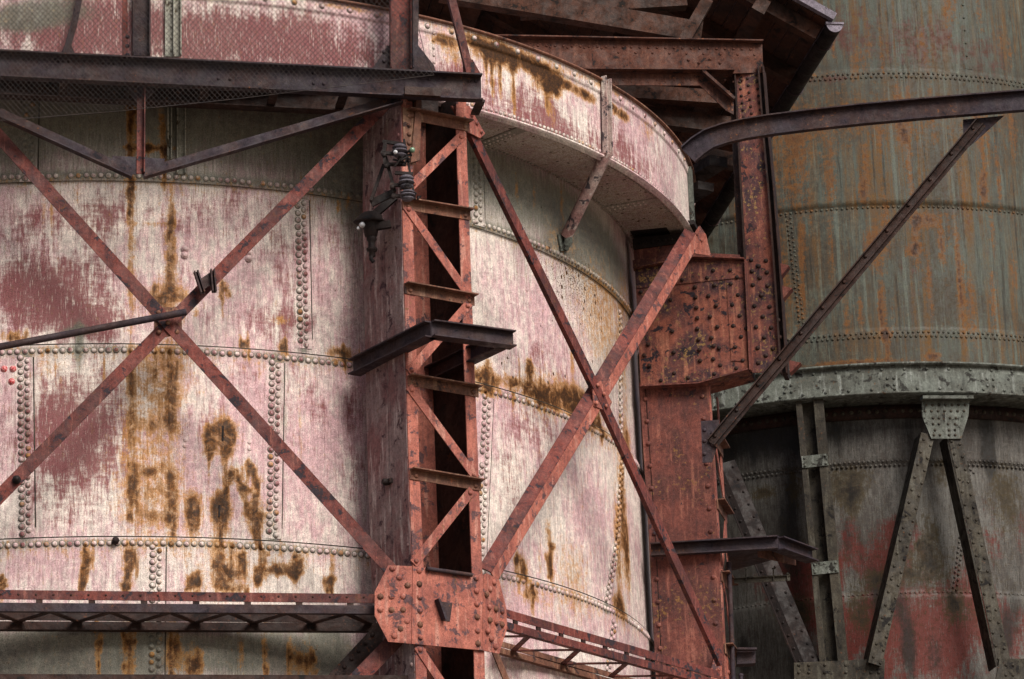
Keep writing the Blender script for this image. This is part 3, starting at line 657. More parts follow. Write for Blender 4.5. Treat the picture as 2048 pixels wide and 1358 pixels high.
# ============================================================ SECOND COLUMN (right), capital, upper post
e2, t2 = er(AZ2), et(AZ2)
def second_column():
    D = ray(1365, 950)
    S2p = V2 - e2*.0; S2 = Plane(V2 - t2*.04, -t2)
    p0 = S2(1365, 950)
    c = thing('box_column', 'red riveted box column with plain side plate, right of the pink tank', 'column', (p0.x, p0.y, 0))
    l = [S2(1278, 765), S2(1300, 1100), S2(1312, 1358), S2(1322, 1500)]; r_ = [S2(1416, 765), S2(1437, 1100), S2(1450, 1358), S2(1456, 1500)]
    l.append(vec(l[-1].x, l[-1].y, 0)); r_.append(vec(r_[-1].x, r_[-1].y, 0))
    m = MB()
    for a, b_, p, q in zip(l[:-1], l[1:], r_[:-1], r_[1:]): m.prism([a, p, q, b_], t2*.014)
    m.build('side_plate', M['redbox'], c)
    m = MB()
    for a, b_ in zip(l[:-1], l[1:]): m.prism([a+e2*.06, b_+e2*.06, b_+t2*.6+e2*.06, a+t2*.6+e2*.06], e2*.012)
    m.build('back_plate', M['brown'], c)
    # open laced face seen edge-on: two angle legs and lacing
    m = MB()
    for a, b_ in zip(r_[:-1], r_[1:]):
        m.prism([a+t2*.014, b_+t2*.014, b_+t2*.1, a+t2*.1], e2*.012)
    m.build('corner_angle', M['salmon'], c)
    m = MB()
    for a, b_ in zip(r_[:-1], r_[1:]): m.prism([a+t2*.56, b_+t2*.56, b_+t2*.66, a+t2*.66], e2*.012)
    m.build('corner_angle', M['salmon'], c)
    m = MB()
    z0 = r_[0].z
    def rr(z):
        for a, b_ in zip(r_[:-1], r_[1:]):
            if a.z >= z >= b_.z: return a.lerp(b_, (a.z-z)/(a.z-b_.z))
        return r_[0]
    zz = [S2(1430, y).z for y in (865, 1000, 1145, 1290, 1430)]
    for i in range(4):
        a, b_ = rr(zz[i]) + t2*.05 + e2*.014, rr(zz[i+1]) + t2*.61 + e2*.014
        if i % 2: a, b_ = rr(zz[i]) + t2*.61 + e2*.014, rr(zz[i+1]) + t2*.05 + e2*.014
        k = MB(); k.sweep([a, b_], P_flat(.08, .012), e2); k.build('lacing_bar', M['salmon'], c)
        k = MB(); p = rr(zz[i])+e2*.014; k.prism([p, p+t2*.66, p+t2*.66-vec(0,0,.1), p-vec(0,0,.1)], e2*.012); k.prism([p, p+t2*.66, p+t2*.66+e2*.09, p+e2*.09], vec(0,0,.012)); k.build('lacing_angle', M['lace'], c)
    m = MB()
    for i in range(14):
        f = i*.05*1.4
        for k, (ll, u) in enumerate(((l, .06), (r_, -.07))):
            z = r_[0].z - .12 - i*.25 - k*.03
            for a, b_ in zip(ll[:-1], ll[1:]):
                if a.z >= z >= b_.z: p = a.lerp(b_, (a.z-z)/(a.z-b_.z)); m.rivet(p + e2*u, -t2, .027)
    each_rivet(m, M['redbox'], c)
    # capital box
    S3 = S2.off(.06); g = MB()
    out = [(1270,541),(1390,519),(1488,523),(1497,737),(1398,765),(1282,773)]
    g.prism([S3(*p) for p in out], t2*.5)
    cap = g.build('capital_box', M['capital'], c)
    g = MB()
    def flange(a, b_, dp=.07, th=.014):
        A_, B_ = S3(*a), S3(*b_); g.prism([A_-t2*dp, B_-t2*dp, B_+t2*.1, A_+t2*.1], vec(0,0,th))
    flange((1268,540),(1330,528)); flange((1330,528),(1390,517)); flange((1390,517),(1490,521)); 
    flange((1282,776),(1398,770)); flange((1398,770),(1498,742))
    A_, B_ = S3(1490,522), S3(1500,742); g.prism([A_-t2*.06, B_-t2*.06, B_+t2*.1, A_+t2*.1], e2*.02)
    g.build('flange', M['redbox'], cap)
    g = MB()
    g.prism([S3(1271,546,.002),S3(1390,524,.002),S3(1486,528,.002),S3(1487,555,.002),S3(1272,577,.002)], -t2*.008)
    g.prism([S3(1453,561,.002),S3(1489,561,.002),S3(1495,722,.002),S3(1463,722,.002)], -t2*.008)
    g.prism([S3(1281,750,.002),S3(1398,742,.002),S3(1496,722,.002),S3(1497,736,.002),S3(1398,763,.002),S3(1282,771,.002)], -t2*.010)
    g.build('edge_plate', M['capital'], cap)
    g = MB()
    rz = [(308,745),(475,657),(607,645),(718,637),(480,727),(567,717),(767,712),(485,797),(619,783),(728,780),(491,868),(578,858),(778,853),(321,958),(491,940),(627,928),(734,922),(500,1014),(586,1003),(788,996),(157,1048),(331,1100),(506,1083),(602,1058),(638,1072),(747,1066),(129,1122),(165,1192),(510,1158),(599,1147),(799,1158),(647,1190),(755,1211),(334,1243),(607,1248),(429,1275),(244,1293),(387,610),(557,595),(598,547),(713,545),(760,592),(106,693),(820,790),(822,940)]
    for x, y in rz: g.rivet(S3(1250+x/3.394, 380+y/3.394, .010), -t2, .024)
    each_rivet(g, M['brown'], cap)
    # neck block under the rim + top angle
    g = MB(); S4 = S2.off(.02)
    g.prism([S4(1266,478),S4(1385,462),S4(1394,520),S4(1270,545)], t2*.3)
    g.build('neck_plate', M['redbox'], c)
    g = MB(); A_, B_ = S4(1264,470), S4(1392,455); g.prism([A_-t2*.12, B_-t2*.12, B_+t2*.2, A_+t2*.2], vec(0,0,.05)); 
    g.prism([S4(1266,478,.01),S4(1385,464,.01),S4(1380,484,.01),S4(1267,500,.01)], -t2*.02)
    for i in range(7): g.rivet(S4(1278+i*13, 487-i*1.6, .03), -t2, .02)
    g.build('neck_angle', M['black'], c)
    g = MB(); A_, B_ = S4(1270,520,.0), S4(1388,498,.0)
    g.prism([S4(1266,522,.003),S4(1380,506,.003),S4(1480,511,.003),S4(1481,526,.003),S4(1388,522,.003),S4(1268,543,.003)], -t2*.03)
    for x, y in ((1310,529),(1426,517),(1471,518)): g.rivet(S4(x, y, .035), -t2, .026)
    g.build('neck_strip', M['redbox'], c)
    # bottom node gusset
    g = MB(); G = Plane(V2 + e2*.02, nR)
    GP = Plane(S2(1440, 1325), nR)
    g.prism([GP(1432,1300),(GP(1452,1312)),GP(1466,1358),GP(1470,1400),GP(1412,1400),GP(1420,1345)], nR*.014)
    for x, y in ((1435,1312),(1449,1322),(1458,1345),(1437,1338),(1440,1352)): g.rivet(GP(x, y, .014), nR, .028)
    g.build('gusset_plate', M['salmon'], c)
    return c, S2, r_
COL2, S2, R2L = second_column()

# upper post (H column) that carries the roof
def upper_post():
    U = Plane(S2(1530, 500) , -t2, -.04)
    p0 = U(1520, 500); c = thing('roof_post', 'tall riveted red steel post rising from the box column to the roof girder', 'post', (p0.x, p0.y, U(1530,745).z))
    g = MB()
    seg = [(1470,128,1526),(1476,255,1536),(1483,380,1548),(1493,560,1562),(1504,745,1574)]
    def strip_(m, k0, k1, off, th):
        for (a, y0, b_), (a2, y1, b2) in zip(seg[:-1], seg[1:]):
            f = lambda q, A_, B_: A_ + (B_-A_)*q
            m.prism([U(f(k0,a,b_), y0, off), U(f(k1,a,b_), y0, off), U(f(k1,a2,b2), y1, off), U(f(k0,a2,b2), y1, off)], t2*th)
    strip_(g, .0, .80, 0, .016); fp = g.build('face_plate', M['capital'], c)
    g = MB()
    for k0, k1 in ((-.22, -.03), (.84, .97)): strip_(g, k0, k1, -.06, .3)
    strip_(g, -.04, .0, .06, .1); strip_(g, .80, .84, .06, .12); strip_(g, .97, 1.0, .03, .1)
    g.build('flange', M['brown'], c)
    g = MB()
    rows = [(857,475),(956,480),(907,517),(862,552),(963,559),(915,596),(868,645),(969,649),(925,715),(879,787),(981,792),(936,859),(890,930),(992,934),(946,1000),(901,1072),(1004,1077),(956,1124),(906,1173),(1040,885),(1050,1000)]
    for x, y in rows: g.rivet(U(1250+x/3.394, 380+y/3.394), -t2, .026)
    for i in range(9):
        for j in range(3): g.rivet(U(1478+i*1.6+j*17, 150+i*14+(j % 2)*7), -t2, .018)
    each_rivet(g, M['brown'], fp)
    g = MB()
    for y, w_ in ((526, 18), (571, 20), (720, 24)):
        x = 1560+(y-526)*.09
        g.prism([U(x, y, -.05), U(x+w_, y+5, -.05), U(x+2, y+26, -.05)], t2*.12)
    g.build('end_bracket', M['redbox'], c)
    return c, U
POST, U = upper_post()

# ============================================================ CROSS BRACES
def left_cross():
    PB = PL.off(-.02)
    m0 = PB(335, 645)
    c = thing('cross_brace', 'red steel X brace crossing on the left, a dark pipe fixed at its centre', 'brace', m0, 'X braces of the steel frame')
    for a, b_, off in (((-60,208),(790,1148), .02), ((770,208),(-60,1052), 0.0)):
        A_, B_ = PB(*a, off), PB(*b_, off); m = MB(); m.sweep([A_, B_], P_ang(.125, .05, .012, 1 if off else -1, True), PB.n); m.build('brace_bar', M['red'], c)
    m = MB(); quadpx(m, PB, [(308,616),(363,614),(364,668),(320,677),(308,676)], .012, -.014)
    for x, y in ((317,625),(336,645),(354,664),(318,664),(353,622)): m.rivet(PB(x, y, .035 if abs(x-336) < 3 else .016), PB.n, .024)
    m.build('gusset_plate', M['lace'], c)
    m = MB(); m.lathe(PB(33,960,.012), PB.n, [(.04,0),(.04,.02),(.022,.025),(.022,.06),(.0,.062)], 10); m.build('nut', M['black'], c)
left_cross()
def right_cross():
    m0 = PR(1204, 790)
    c = thing('cross_brace', 'red steel X brace crossing between the lattice column and the right box column', 'brace', m0, 'X braces of the steel frame')
    m = MB(); m.sweep([PR(930,232,.03), PR(1206,800,.03)], P_ang(.125, .05, .012, -1, True), PR.n); m.sweep([PR(1206,800,.03), PR(1446,1325,.03)], P_ang(.125, .05, .012, -1, True), PR.n); m.build('brace_bar', M['red'], c)
    m = MB(); A_, B_ = PR(984,1152,.0), PR(1392,474,.0)
    m.sweep([A_, B_], [(-.09,0),(.035,0),(.035,.012),(-.078,.012),(-.078,-.0)][:4], PR.n)
    m.build('brace_bar', M['salmon'], c)
    m = MB(); m.sweep([A_, B_], [(.035,.012),(.035,0),(.125,-.085),(.132,-.075),(.044,.012)], PR.n)
    m.build('brace_bar', M['red'], c)  # darker colour on this leg stands for shade and dirt
    m = MB(); quadpx(m, PR, [(1184,780),(1200,762),(1222,805),(1214,824),(1186,812)], .012, .012)
    for x, y in ((1196,770),(1213,812),(1193,806),(1208,788)): m.rivet(PR(x, y, .045), PR.n, .024)
    m.build('gusset_plate', M['salmon'], c)
    m = MB(); quadpx(m, PR, [(900,212),(936,212),(968,268),(958,277),(930,262)], .014, .045)
    for x, y in ((921,224),(943,230),(953,246),(962,263)): m.rivet(PR(x, y, .06), PR.n, .026)
    m.build('end_plate', M['salmon'], c)
    m = MB(); quadpx(m, PR, [(1376,485),(1398,452),(1410,470),(1420,512),(1392,508),(1381,505)], .014, -.02)
    for x, y in ((1385,480),(1393,468),(1402,480),(1379,492)): m.rivet(PR(x, y, -.006), PR.n, .026)
    m.build('end_plate', M['salmon'], c)
right_cross()
# steel pipe fixed on the left cross
m = MB(); q = PL.off(.09); m.tube([q(-120,716), q(372,624)], .034, 12)
tag(m.build('pipe', M['purple']), 'slim dark steel pipe running from the left edge to the left X brace', 'pipe')
m = MB(); PB = PL.off(.03)
for (x0, y0, x1, y1) in ((391,545,405,588), (424,542,428,586)):
    m.sweep([PB(x0, y0, .02), PB(x1, y1, .02)], P_C(.045, .07), PB.n)
m.sweep([PB(400,572,.01), PB(428,553,.01)], P_flat(.10,.02), PB.n)
tag(m.build('clamp', M['purple']), 'small dark two-pronged clamp sitting on the left X brace', 'clamp')

# ============================================================ UPPER GIRDER, V bracing, posts
def upper_girder():
    G = PL.off(.22); p = G(480, 160)
    c = thing('upper_girder', 'long dark violet riveted girder high across the pink tank, with V braces beneath', 'girder', p)
    A_, B_ = G(-300, 118), G(962, 180)
    m = MB()
    m.sweep([A_, B_], [(-.135,0),(.135,0),(.135,.10),(.12,.10),(.12,.014),(-.12,.014),(-.12,.10),(-.135,.10)], G.n)
    m.build('web', M['purple'], c)
    m = MB()
    for x in (118,138,206,228,250,437,460,627,648,858,938,952):
        y = 118 + (x+300)*.0491 - 17
        m.rivet(G(x, y, .014), G.n, .018)
        if x in (437,460,627,648): m.rivet(G(x, y+20, .014), G.n, .018)
    each_rivet(m, M['purple'], c)
    m = MB(); In = -G.n
    A2, B2 = A_ + In*.42, B_ + In*.42 - (B_-A_).normalized()*.35
    m.sweep([A2, B2], P_I(.27, .14), G.n)
    zt = vec(0,0,.12)
    for f in [i/9 for i in range(10)]: 
        a = A_.lerp(B_, f); m.box(a + In*.2 - vec(0,0,.1), (B_-A_).normalized()*.04, In*.18, vec(0,0,.012))
    m.build('rear_beam', M['brown'], c)
    m = MB(); quadpx(m, G, [(808,176),(882,180),(880,196),(808,192)], .05, .1); m.build('bearing_plate', M['brown'], c)
    # V brace
    H = PL.off(.15)
    for nm, a, b_ in (('V', (-30,215),(266,349)), ('V', (284,349),(800,199))):
        m = MB(); P_, Q_ = H(*a), H(*b_); s_ = 1 
        u = [( -.055,0),(.055,0),(.055,.012),(-.043,.012),(-.043,.09),(-.055,.09)]
        if P_.x > Q_.x: P_, Q_ = Q_, P_
        m.sweep([P_, Q_], u, H.n); m.build('v_brace', M['purple'], c)
    m = MB(); m.sweep([H(282,172,.0), H(281,348,.0)], P_ang(.075,.07,.012,1,False), H.n); m.build('hanger', M['red'], c)
    m = MB(); quadpx(m, H, [(256,176),(308,180),(288,208),(272,207)], .012, -.014); m.build('gusset_plate', M['purple'], c); m = MB(); quadpx(m, H, [(224,312),(330,318),(326,336),(300,346),(262,350),(226,328)], .012, -.014); m.build('gusset_plate', M['purple'], c)
    return c, G
GIR, G = upper_girder()
def post(name, label, a, b_, wpx, mat, gus=True, dark=True, off=-.1):
    Q = G.off(off); A_, B_ = Q(*b_), Q(*a)
    c = thing(name, label, 'post', A_)
    m = MB(); m.sweep([A_, B_], [(-wpx/2,0),(wpx/2,0),(wpx/2,.09),(wpx/2-.014,.09),(wpx/2-.014,.014),(-wpx/2+.014,.014),(-wpx/2+.014,.09),(-wpx/2,.09)], Q.n); m.build('channel', mat, c)
    if gus:
        x, y = b_; m = MB(); w_ = wpx*225/2
        quadpx(m, Q, [(x-w_-2, y-50),(x-w_-28, y-8),(x-w_-38, y+4),(x+w_+22, y+4),(x+w_+18, y-14),(x+w_+2, y-44)], .014, -.02)
        for i in range(3): m.rivet(Q(x-w_-8, y-38+i*18, -.004), Q.n, .022)
        m.build('foot_gusset', M['purple'], c)
    return c, Q
c, Q = post('steel_post', 'dark riveted steel post with foot gussets on the upper girder, nearer the left edge', (282,-140), (282,112), .17, M['purple'])
m = MB(); m.sweep([Q(250,112,-.02), Q(250,-140,-.02)], P_flat(.06,.02), Q.n); m.build('cover_strip', M['red'], c)
c, Q = post('steel_post', 'broad red steel post standing on the upper girder beside the lattice column top', (800,-140), (800,142), .21, M['red'])
m = MB(); m.sweep([Q(829,144,.0), Q(829,-140,.0)], P_ang(.07,.12), Q.n); m.build('edge_angle', M['purple'], c)
m = MB(); quadpx(m, Q, [(836,92),(868,132),(872,147),(834,146)], .014, .0); m.build('foot_plate', M['purple'], c)
m = MB(); Q = G.off(.0); m.sweep([Q(940,150), Q(888,-60)], P_ang(.09,.07), Q.n)
quadpx(m, Q, [(925,118),(945,120),(962,150),(926,148)], .012, -.014)
tag(m.build('leaning_brace', M['red']), 'red steel angle leaning above the right end of the upper girder', 'brace')
m = MB(); Q = G.off(-.05); m.sweep([Q(131,108), Q(148,50), Q(166,-40)], P_ang(.06,.05), Q.n)
quadpx(m, Q, [(120,108),(138,80),(150,108)], .012, -.014)
tag(m.build('leaning_brace', M['purple']), 'thin dark steel angle leaning left above the upper girder behind the netting', 'brace')

# netting
def netting():
    m = MB(); N = G.off(.16); poly = [(-60,-60),(838,-60),(836,60),(850,110),(868,152),(700,170),(480,197),(240,222),(-60,246)]
    def clip(p, d):
        ts = []
        n = len(poly)
        for i in range(n):
            a, b_ = poly[i], poly[(i+1) % n]; ex, ey = b_[0]-a[0], b_[1]-a[1]
            den = d[0]*ey - d[1]*ex
            if abs(den) < 1e-9: continue
            t = ((a[0]-p[0])*ey - (a[1]-p[1])*ex)/den; s_ = ((a[0]-p[0])*d[1] - (a[1]-p[1])*d[0])/den
            if 0 <= s_ <= 1: ts.append(t)
        ts.sort(); return [(ts[i], ts[i+1]) for i in range(0, len(ts)-1, 2)]
    tri = [(.0021*math.cos(a), .0021*math.sin(a)) for a in (0, 2.1, 4.2)]
    for sg in (1, -1):
        d = (math.cos(math.radians(47)), sg*math.sin(math.radians(47)))
        for k in range(-70, 180):
            p = (k*10.6, 60)
            for t0, t1 in clip(p, d):
                if t1 - t0 < 4: continue
                n = max(1, int((t1-t0)/70)); path = []
                for i in range(n+1):
                    t = t0 + (t1-t0)*i/n; x, y = p[0]+d[0]*t, p[1]+d[1]*t
                    path.append(N(x + 1.6*math.sin(y*.03+k*.1), y + 2.2*math.sin(x*.021), .015*math.sin(x*.02+y*.013)))
                m.sweep(path, tri, N.n)
    edge = [(868,150),(850,110),(838,60),(836,-60)]
    m.sweep([N(*p) for p in edge], [(a*1.5, b_*1.5) for a, b_ in tri], N.n)
    m.sweep([N(x, y) for x, y in ((-60,246),(240,222),(480,197),(700,170),(868,150))], [(a*1.6, b_*1.6) for a, b_ in tri], N.n)
    b = NB('wire'); wm = b.done(b.mix(b.ramp(b.noise(20), .4, .6), (.015,.012,.012), (.035,.025,.022)), .6)
    tag(m.build('wire_netting', wm), 'fine diamond wire netting hung over the upper girder in the top left corner', 'netting')
netting()

# ============================================================ LOWER TRUSSES
def chord(m, pl, a, b_, hgt, off=0., fl_=.07, top=True):
    A_, B_ = pl(*a, off), pl(*b_, off); h = hgt/2; t = .012
    prof = [(-h,0),(h,0),(h,-fl_),(h-t,-fl_),(h-t,-t),(-h,-t)] if top else [(h,0),(-h,0),(-h,-fl_),(-h+t,-fl_),(-h+t,-t),(h,-t)]
    if B_.x < A_.x: A_, B_ = B_, A_
    m.sweep([A_, B_], prof, pl.n); return A_, B_
def left_truss():
    P0 = PL.off(.02); c = thing('lattice_girder', 'long flat lattice girder crossing low on the left in front of the pink tank', 'girder', P0(375, 1220), 'horizontal lattice girders of the frame')
    m = MB(); chord(m, P0, (-80,1188), (752,1197), .085, 0, .06); m.build('top_chord', M['red'], c)
    m = MB(); A_, B_ = chord(m, P0, (-80,1213), (752,1219), .078, 0, .06, False); m.build('bottom_chord', M['purple'], c)
    m = MB(); I = -P0.n; C_, D_ = chord(m, P0.off(-.42), (-80,1230), (752,1237), .085, 0, .07); chord(m, P0.off(-.42), (-80,1250), (752,1254), .075, 0, .09, False); m.build('rear_chord', M['brown'], c)
    m = MB(); z = -.03; n = 14
    A3 = A_ - vec(0,0,.03); B3 = B_ - vec(0,0,.03); 
    for i in range(n):
        f0, f1 = i/n, (i+1)/n; a = A3.lerp(B3, f0) + I*(.03 if i % 2 else .42); b_ = A3.lerp(B3, f1) + I*(.42 if i % 2 else .03)
        m.sweep([a, b_], P_flat(.06, .01), vec(0,0,-1))
    m.build('lacing', M['brown'], c)
    m = MB()
    for i in range(8):
        p = A_.lerp(B_, (i+.5)/8) + vec(0,0,.06) + I*.014; m.box(p, (B_-A_).normalized()*.03, vec(0,0,.07), I*.01)
    for i in range(24):
        p = A_.lerp(B_, (i+.3)/24) ; m.rivet(p + vec(0,0,.115), P0.n, .011)
    m.build('batten', M['brown'], c)
left_truss()
def right_truss():
    P0 = PR.off(.02); c = thing('lattice_girder', 'salmon lattice girder receding low on the right between the two columns', 'girder', P0(1200, 1290), 'horizontal lattice girders of the frame')
    m = MB(); chord(m, P0, (1010,1226), (1440,1350), .082, 0, .06); m.build('top_chord', M['red'], c)
    m = MB(); A_, B_ = chord(m, P0, (1010,1250), (1440,1368), .075, 0, .06, False); m.build('bottom_chord', M['red'], c)
    I = -P0.n; m = MB(); Q = P0.off(-.5)
    C_, D_ = chord(m, Q, (1000,1287), (1400,1400), .055, 0, .06); chord(m, Q, (1000,1300), (1400,1413), .055, 0, .06, False); m.build('rear_chord', M['lace'], c)
    m = MB(); n = 9; A3 = A_ - vec(0,0,.03); B3 = B_ - vec(0,0,.03)
    for i in range(n):
        f0, f1 = i/n, (i+1)/n; a = A3.lerp(B3, f0) + I*(.03 if i % 2 else .5); b_ = A3.lerp(B3, f1) + I*(.5 if i % 2 else .03)
        m.sweep([a, b_], P_flat(.06, .01), vec(0,0,-1))
    m.build('lacing', M['red'], c)
    m = MB()
    for i in range(10):
        p = A_.lerp(B_, (i+.5)/10) + vec(0,0,.05) + I*.014; m.box(p, (B_-A_).normalized()*.03, vec(0,0,.06), I*.01)
    m.build('batten', M['brown'], c)
right_truss()
m = MB(); Q = PL.off(.05); chord(m, Q, (-80,1353), (838,1356), .05, 0, .12); chord(m, Q, (-80,1385), (838,1388), .12, -.01, .1, False)
tag(m.build('low_beam', M['brown']), 'dark brown steel beam along the bottom edge of the view, left of the lattice column', 'beam')
# lower braces that leave the gusset downwards
m = MB(); Q = PL.off(.0); m.sweep([Q(800,1270), Q(655,1420)], P_ang(.15,.06,.012,1,True), Q.n)
tag(m.build('lower_brace', M['red']), 'red brace running down to the left from the big gusset plate', 'brace')
m = MB(); Q = PR.off(.0); m.sweep([Q(985,1290), Q(1030,1400)], P_ang(.09,.06,.012,1,True), Q.n)
tag(m.build('lower_brace', M['lace']), 'thin brown brace running down to the right from the big gusset plate', 'brace')
# riveted strut behind, lower left of gusset
m = MB(); Q = PL.off(-.38); m.sweep([Q(775,1255), Q(640,1400)], P_flat(.20,.03), Q.n)
for i in range(7): m.rivet(Q(745-i*14, 1270+i*16, .03), Q.n, .022)
tag(m.build('rear_strut', M['brown']), 'dark riveted strut behind the red lower brace, under the left lattice girder', 'strut')

# ============================================================ I-BEAM FRAMES round the columns
def ibeam_frame():
    zb = F1(811, 690).z
    A_, B_, C_, D_ = at_z(723,738,zb), at_z(872,660,zb), at_z(1026,680,zb), at_z(846,752,zb)
    o_ = -et(AZ1)*.085; A_ = A_ + o_; B_ = B_ + o_*.6
    c = thing('beam_bracket', 'dark violet bracket of I-beams wrapped around the lattice column', 'bracket', mid(A_,B_,C_))
    H = .155
    m = MB(); up = vec(0,0,1)
    def beam(a, b_, name, prof):
        k = MB(); n = (b_-a).cross(up).normalized()
        if n.y > 0: n = -n
        k.sweep([a, b_], prof, n); return k.build(name, M['purple'], c)
    beam(A_, B_, 'side_beam', P_I(H,.14,.013)); d = (C_-B_).normalized()
    beam(B_ - d*.0, C_, 'front_beam', P_I(H,.14,.013))
    back = (A_-B_).normalized(); E_ = C_ - d*.09
    beam(E_ + back*.05, E_ + back*(A_-B_).length*.95, 'side_beam', P_I(H,.12,.013))
    m = MB()
    m.box(mid(A_, B_)*.0 + A_ + d*.02, d*.02, back*.12, up*.1)
    return c
ibeam_frame()
def platform_frame():
    zb = S2(1400, 1098).z
    A_, B_, C_ = at_z(1302,1102,zb), at_z(1556,1087,zb), at_z(1624,1112,zb)
    c = thing('beam_bracket', 'dark violet angle bracket around the lower right box column', 'bracket', mid(A_,B_,C_))
    up = vec(0,0,1); n = (B_-A_).cross(up).normalized(); n = n if n.y < 0 else -n
    off = max(0, (S2.p - A_).dot(t2) - 0) 
    m = MB(); m.sweep([A_, B_], [(-.07,0),(.07,0),(.07,.09),(.057,.09),(.057,.013),(-.057,.013),(-.057,.09),(-.07,.09)], n); m.build('side_beam', M['purple'], c)
    m = MB(); n2 = (C_-B_).cross(up).normalized(); n2 = n2 if n2.y < 0 else -n2
    m.sweep([B_, C_], P_I(.14,.16,.013), n2); m.build('front_beam', M['purple'], c)
    m = MB(); m.prism([B_+up*.071, C_+up*.071, C_+up*.071+vec(-.9,.9,0), B_+up*.071+vec(-.5,.6,0)], up*.012); m.build('shelf_plate', M['purple'], c)
    m = MB(); P_, Q_ = at_z(1515,1105,zb), at_z(1590,1122,zb); m.sweep([P_, Q_], P_flat(.10,.012), n); m.build('stay', M['lace'], c)
    # bar with hooks below
    zz = at_z(1520,1100,zb); S = Plane(vec(0, zz.y+.1, 0), vec(0,-1,0))
    k = MB(); k.sweep([S(1468,1162), S(1580,1156)], P_ang(.06,.04), S.n)
    for x in (1492, 1547, 1575): k.tube([S(x,1160,.03), S(x,1140 if x < 1570 else 1150,.03)], .009, 8); k.rivet(S(x,1138 if x < 1570 else 1148,.03), vec(0,0,1), .02)
    tag(k.build('hanging_rail', M['greensteel']), 'short thin rail with upright pins hung under the right dark bracket', 'rail')
platform_frame()
S = Plane(vec(0, R2L[1].y+.1, 0), vec(0,-1,0)).off(.0)
m = MB(); m.tube([S(1458,1124), S(1462,1240), S(1470,1460)], .026, 12)
tag(m.build('standpipe', M['purple']), 'thin vertical dark pipe rising beside the lower right box column', 'pipe')
m = MB(); m.tube([S(1482,1352), S(1484,1440)], .022, 10); m.lathe(S(1482,1352), vec(0,0,1), [(.028,0),(.028,.02),(.01,.03)], 10)
tag(m.build('pipe_stub', M['purple']), 'short capped pipe stub at the bottom edge, right of the standpipe', 'pipe')
m = MB(); m.prism([S(1474,1300,-.1),S(1511,1300,-.1),S(1511,1326,-.1),S(1474,1328,-.1)], vec(0,.15,0)); m.prism([S(1474,1298,-.08),S(1513,1298,-.08),S(1513,1302,-.08),S(1474,1302,-.08)], vec(0,-.08,0))
tag(m.build('short_beam', M['purple']), 'short violet beam end beside the standpipe near the bottom', 'beam')

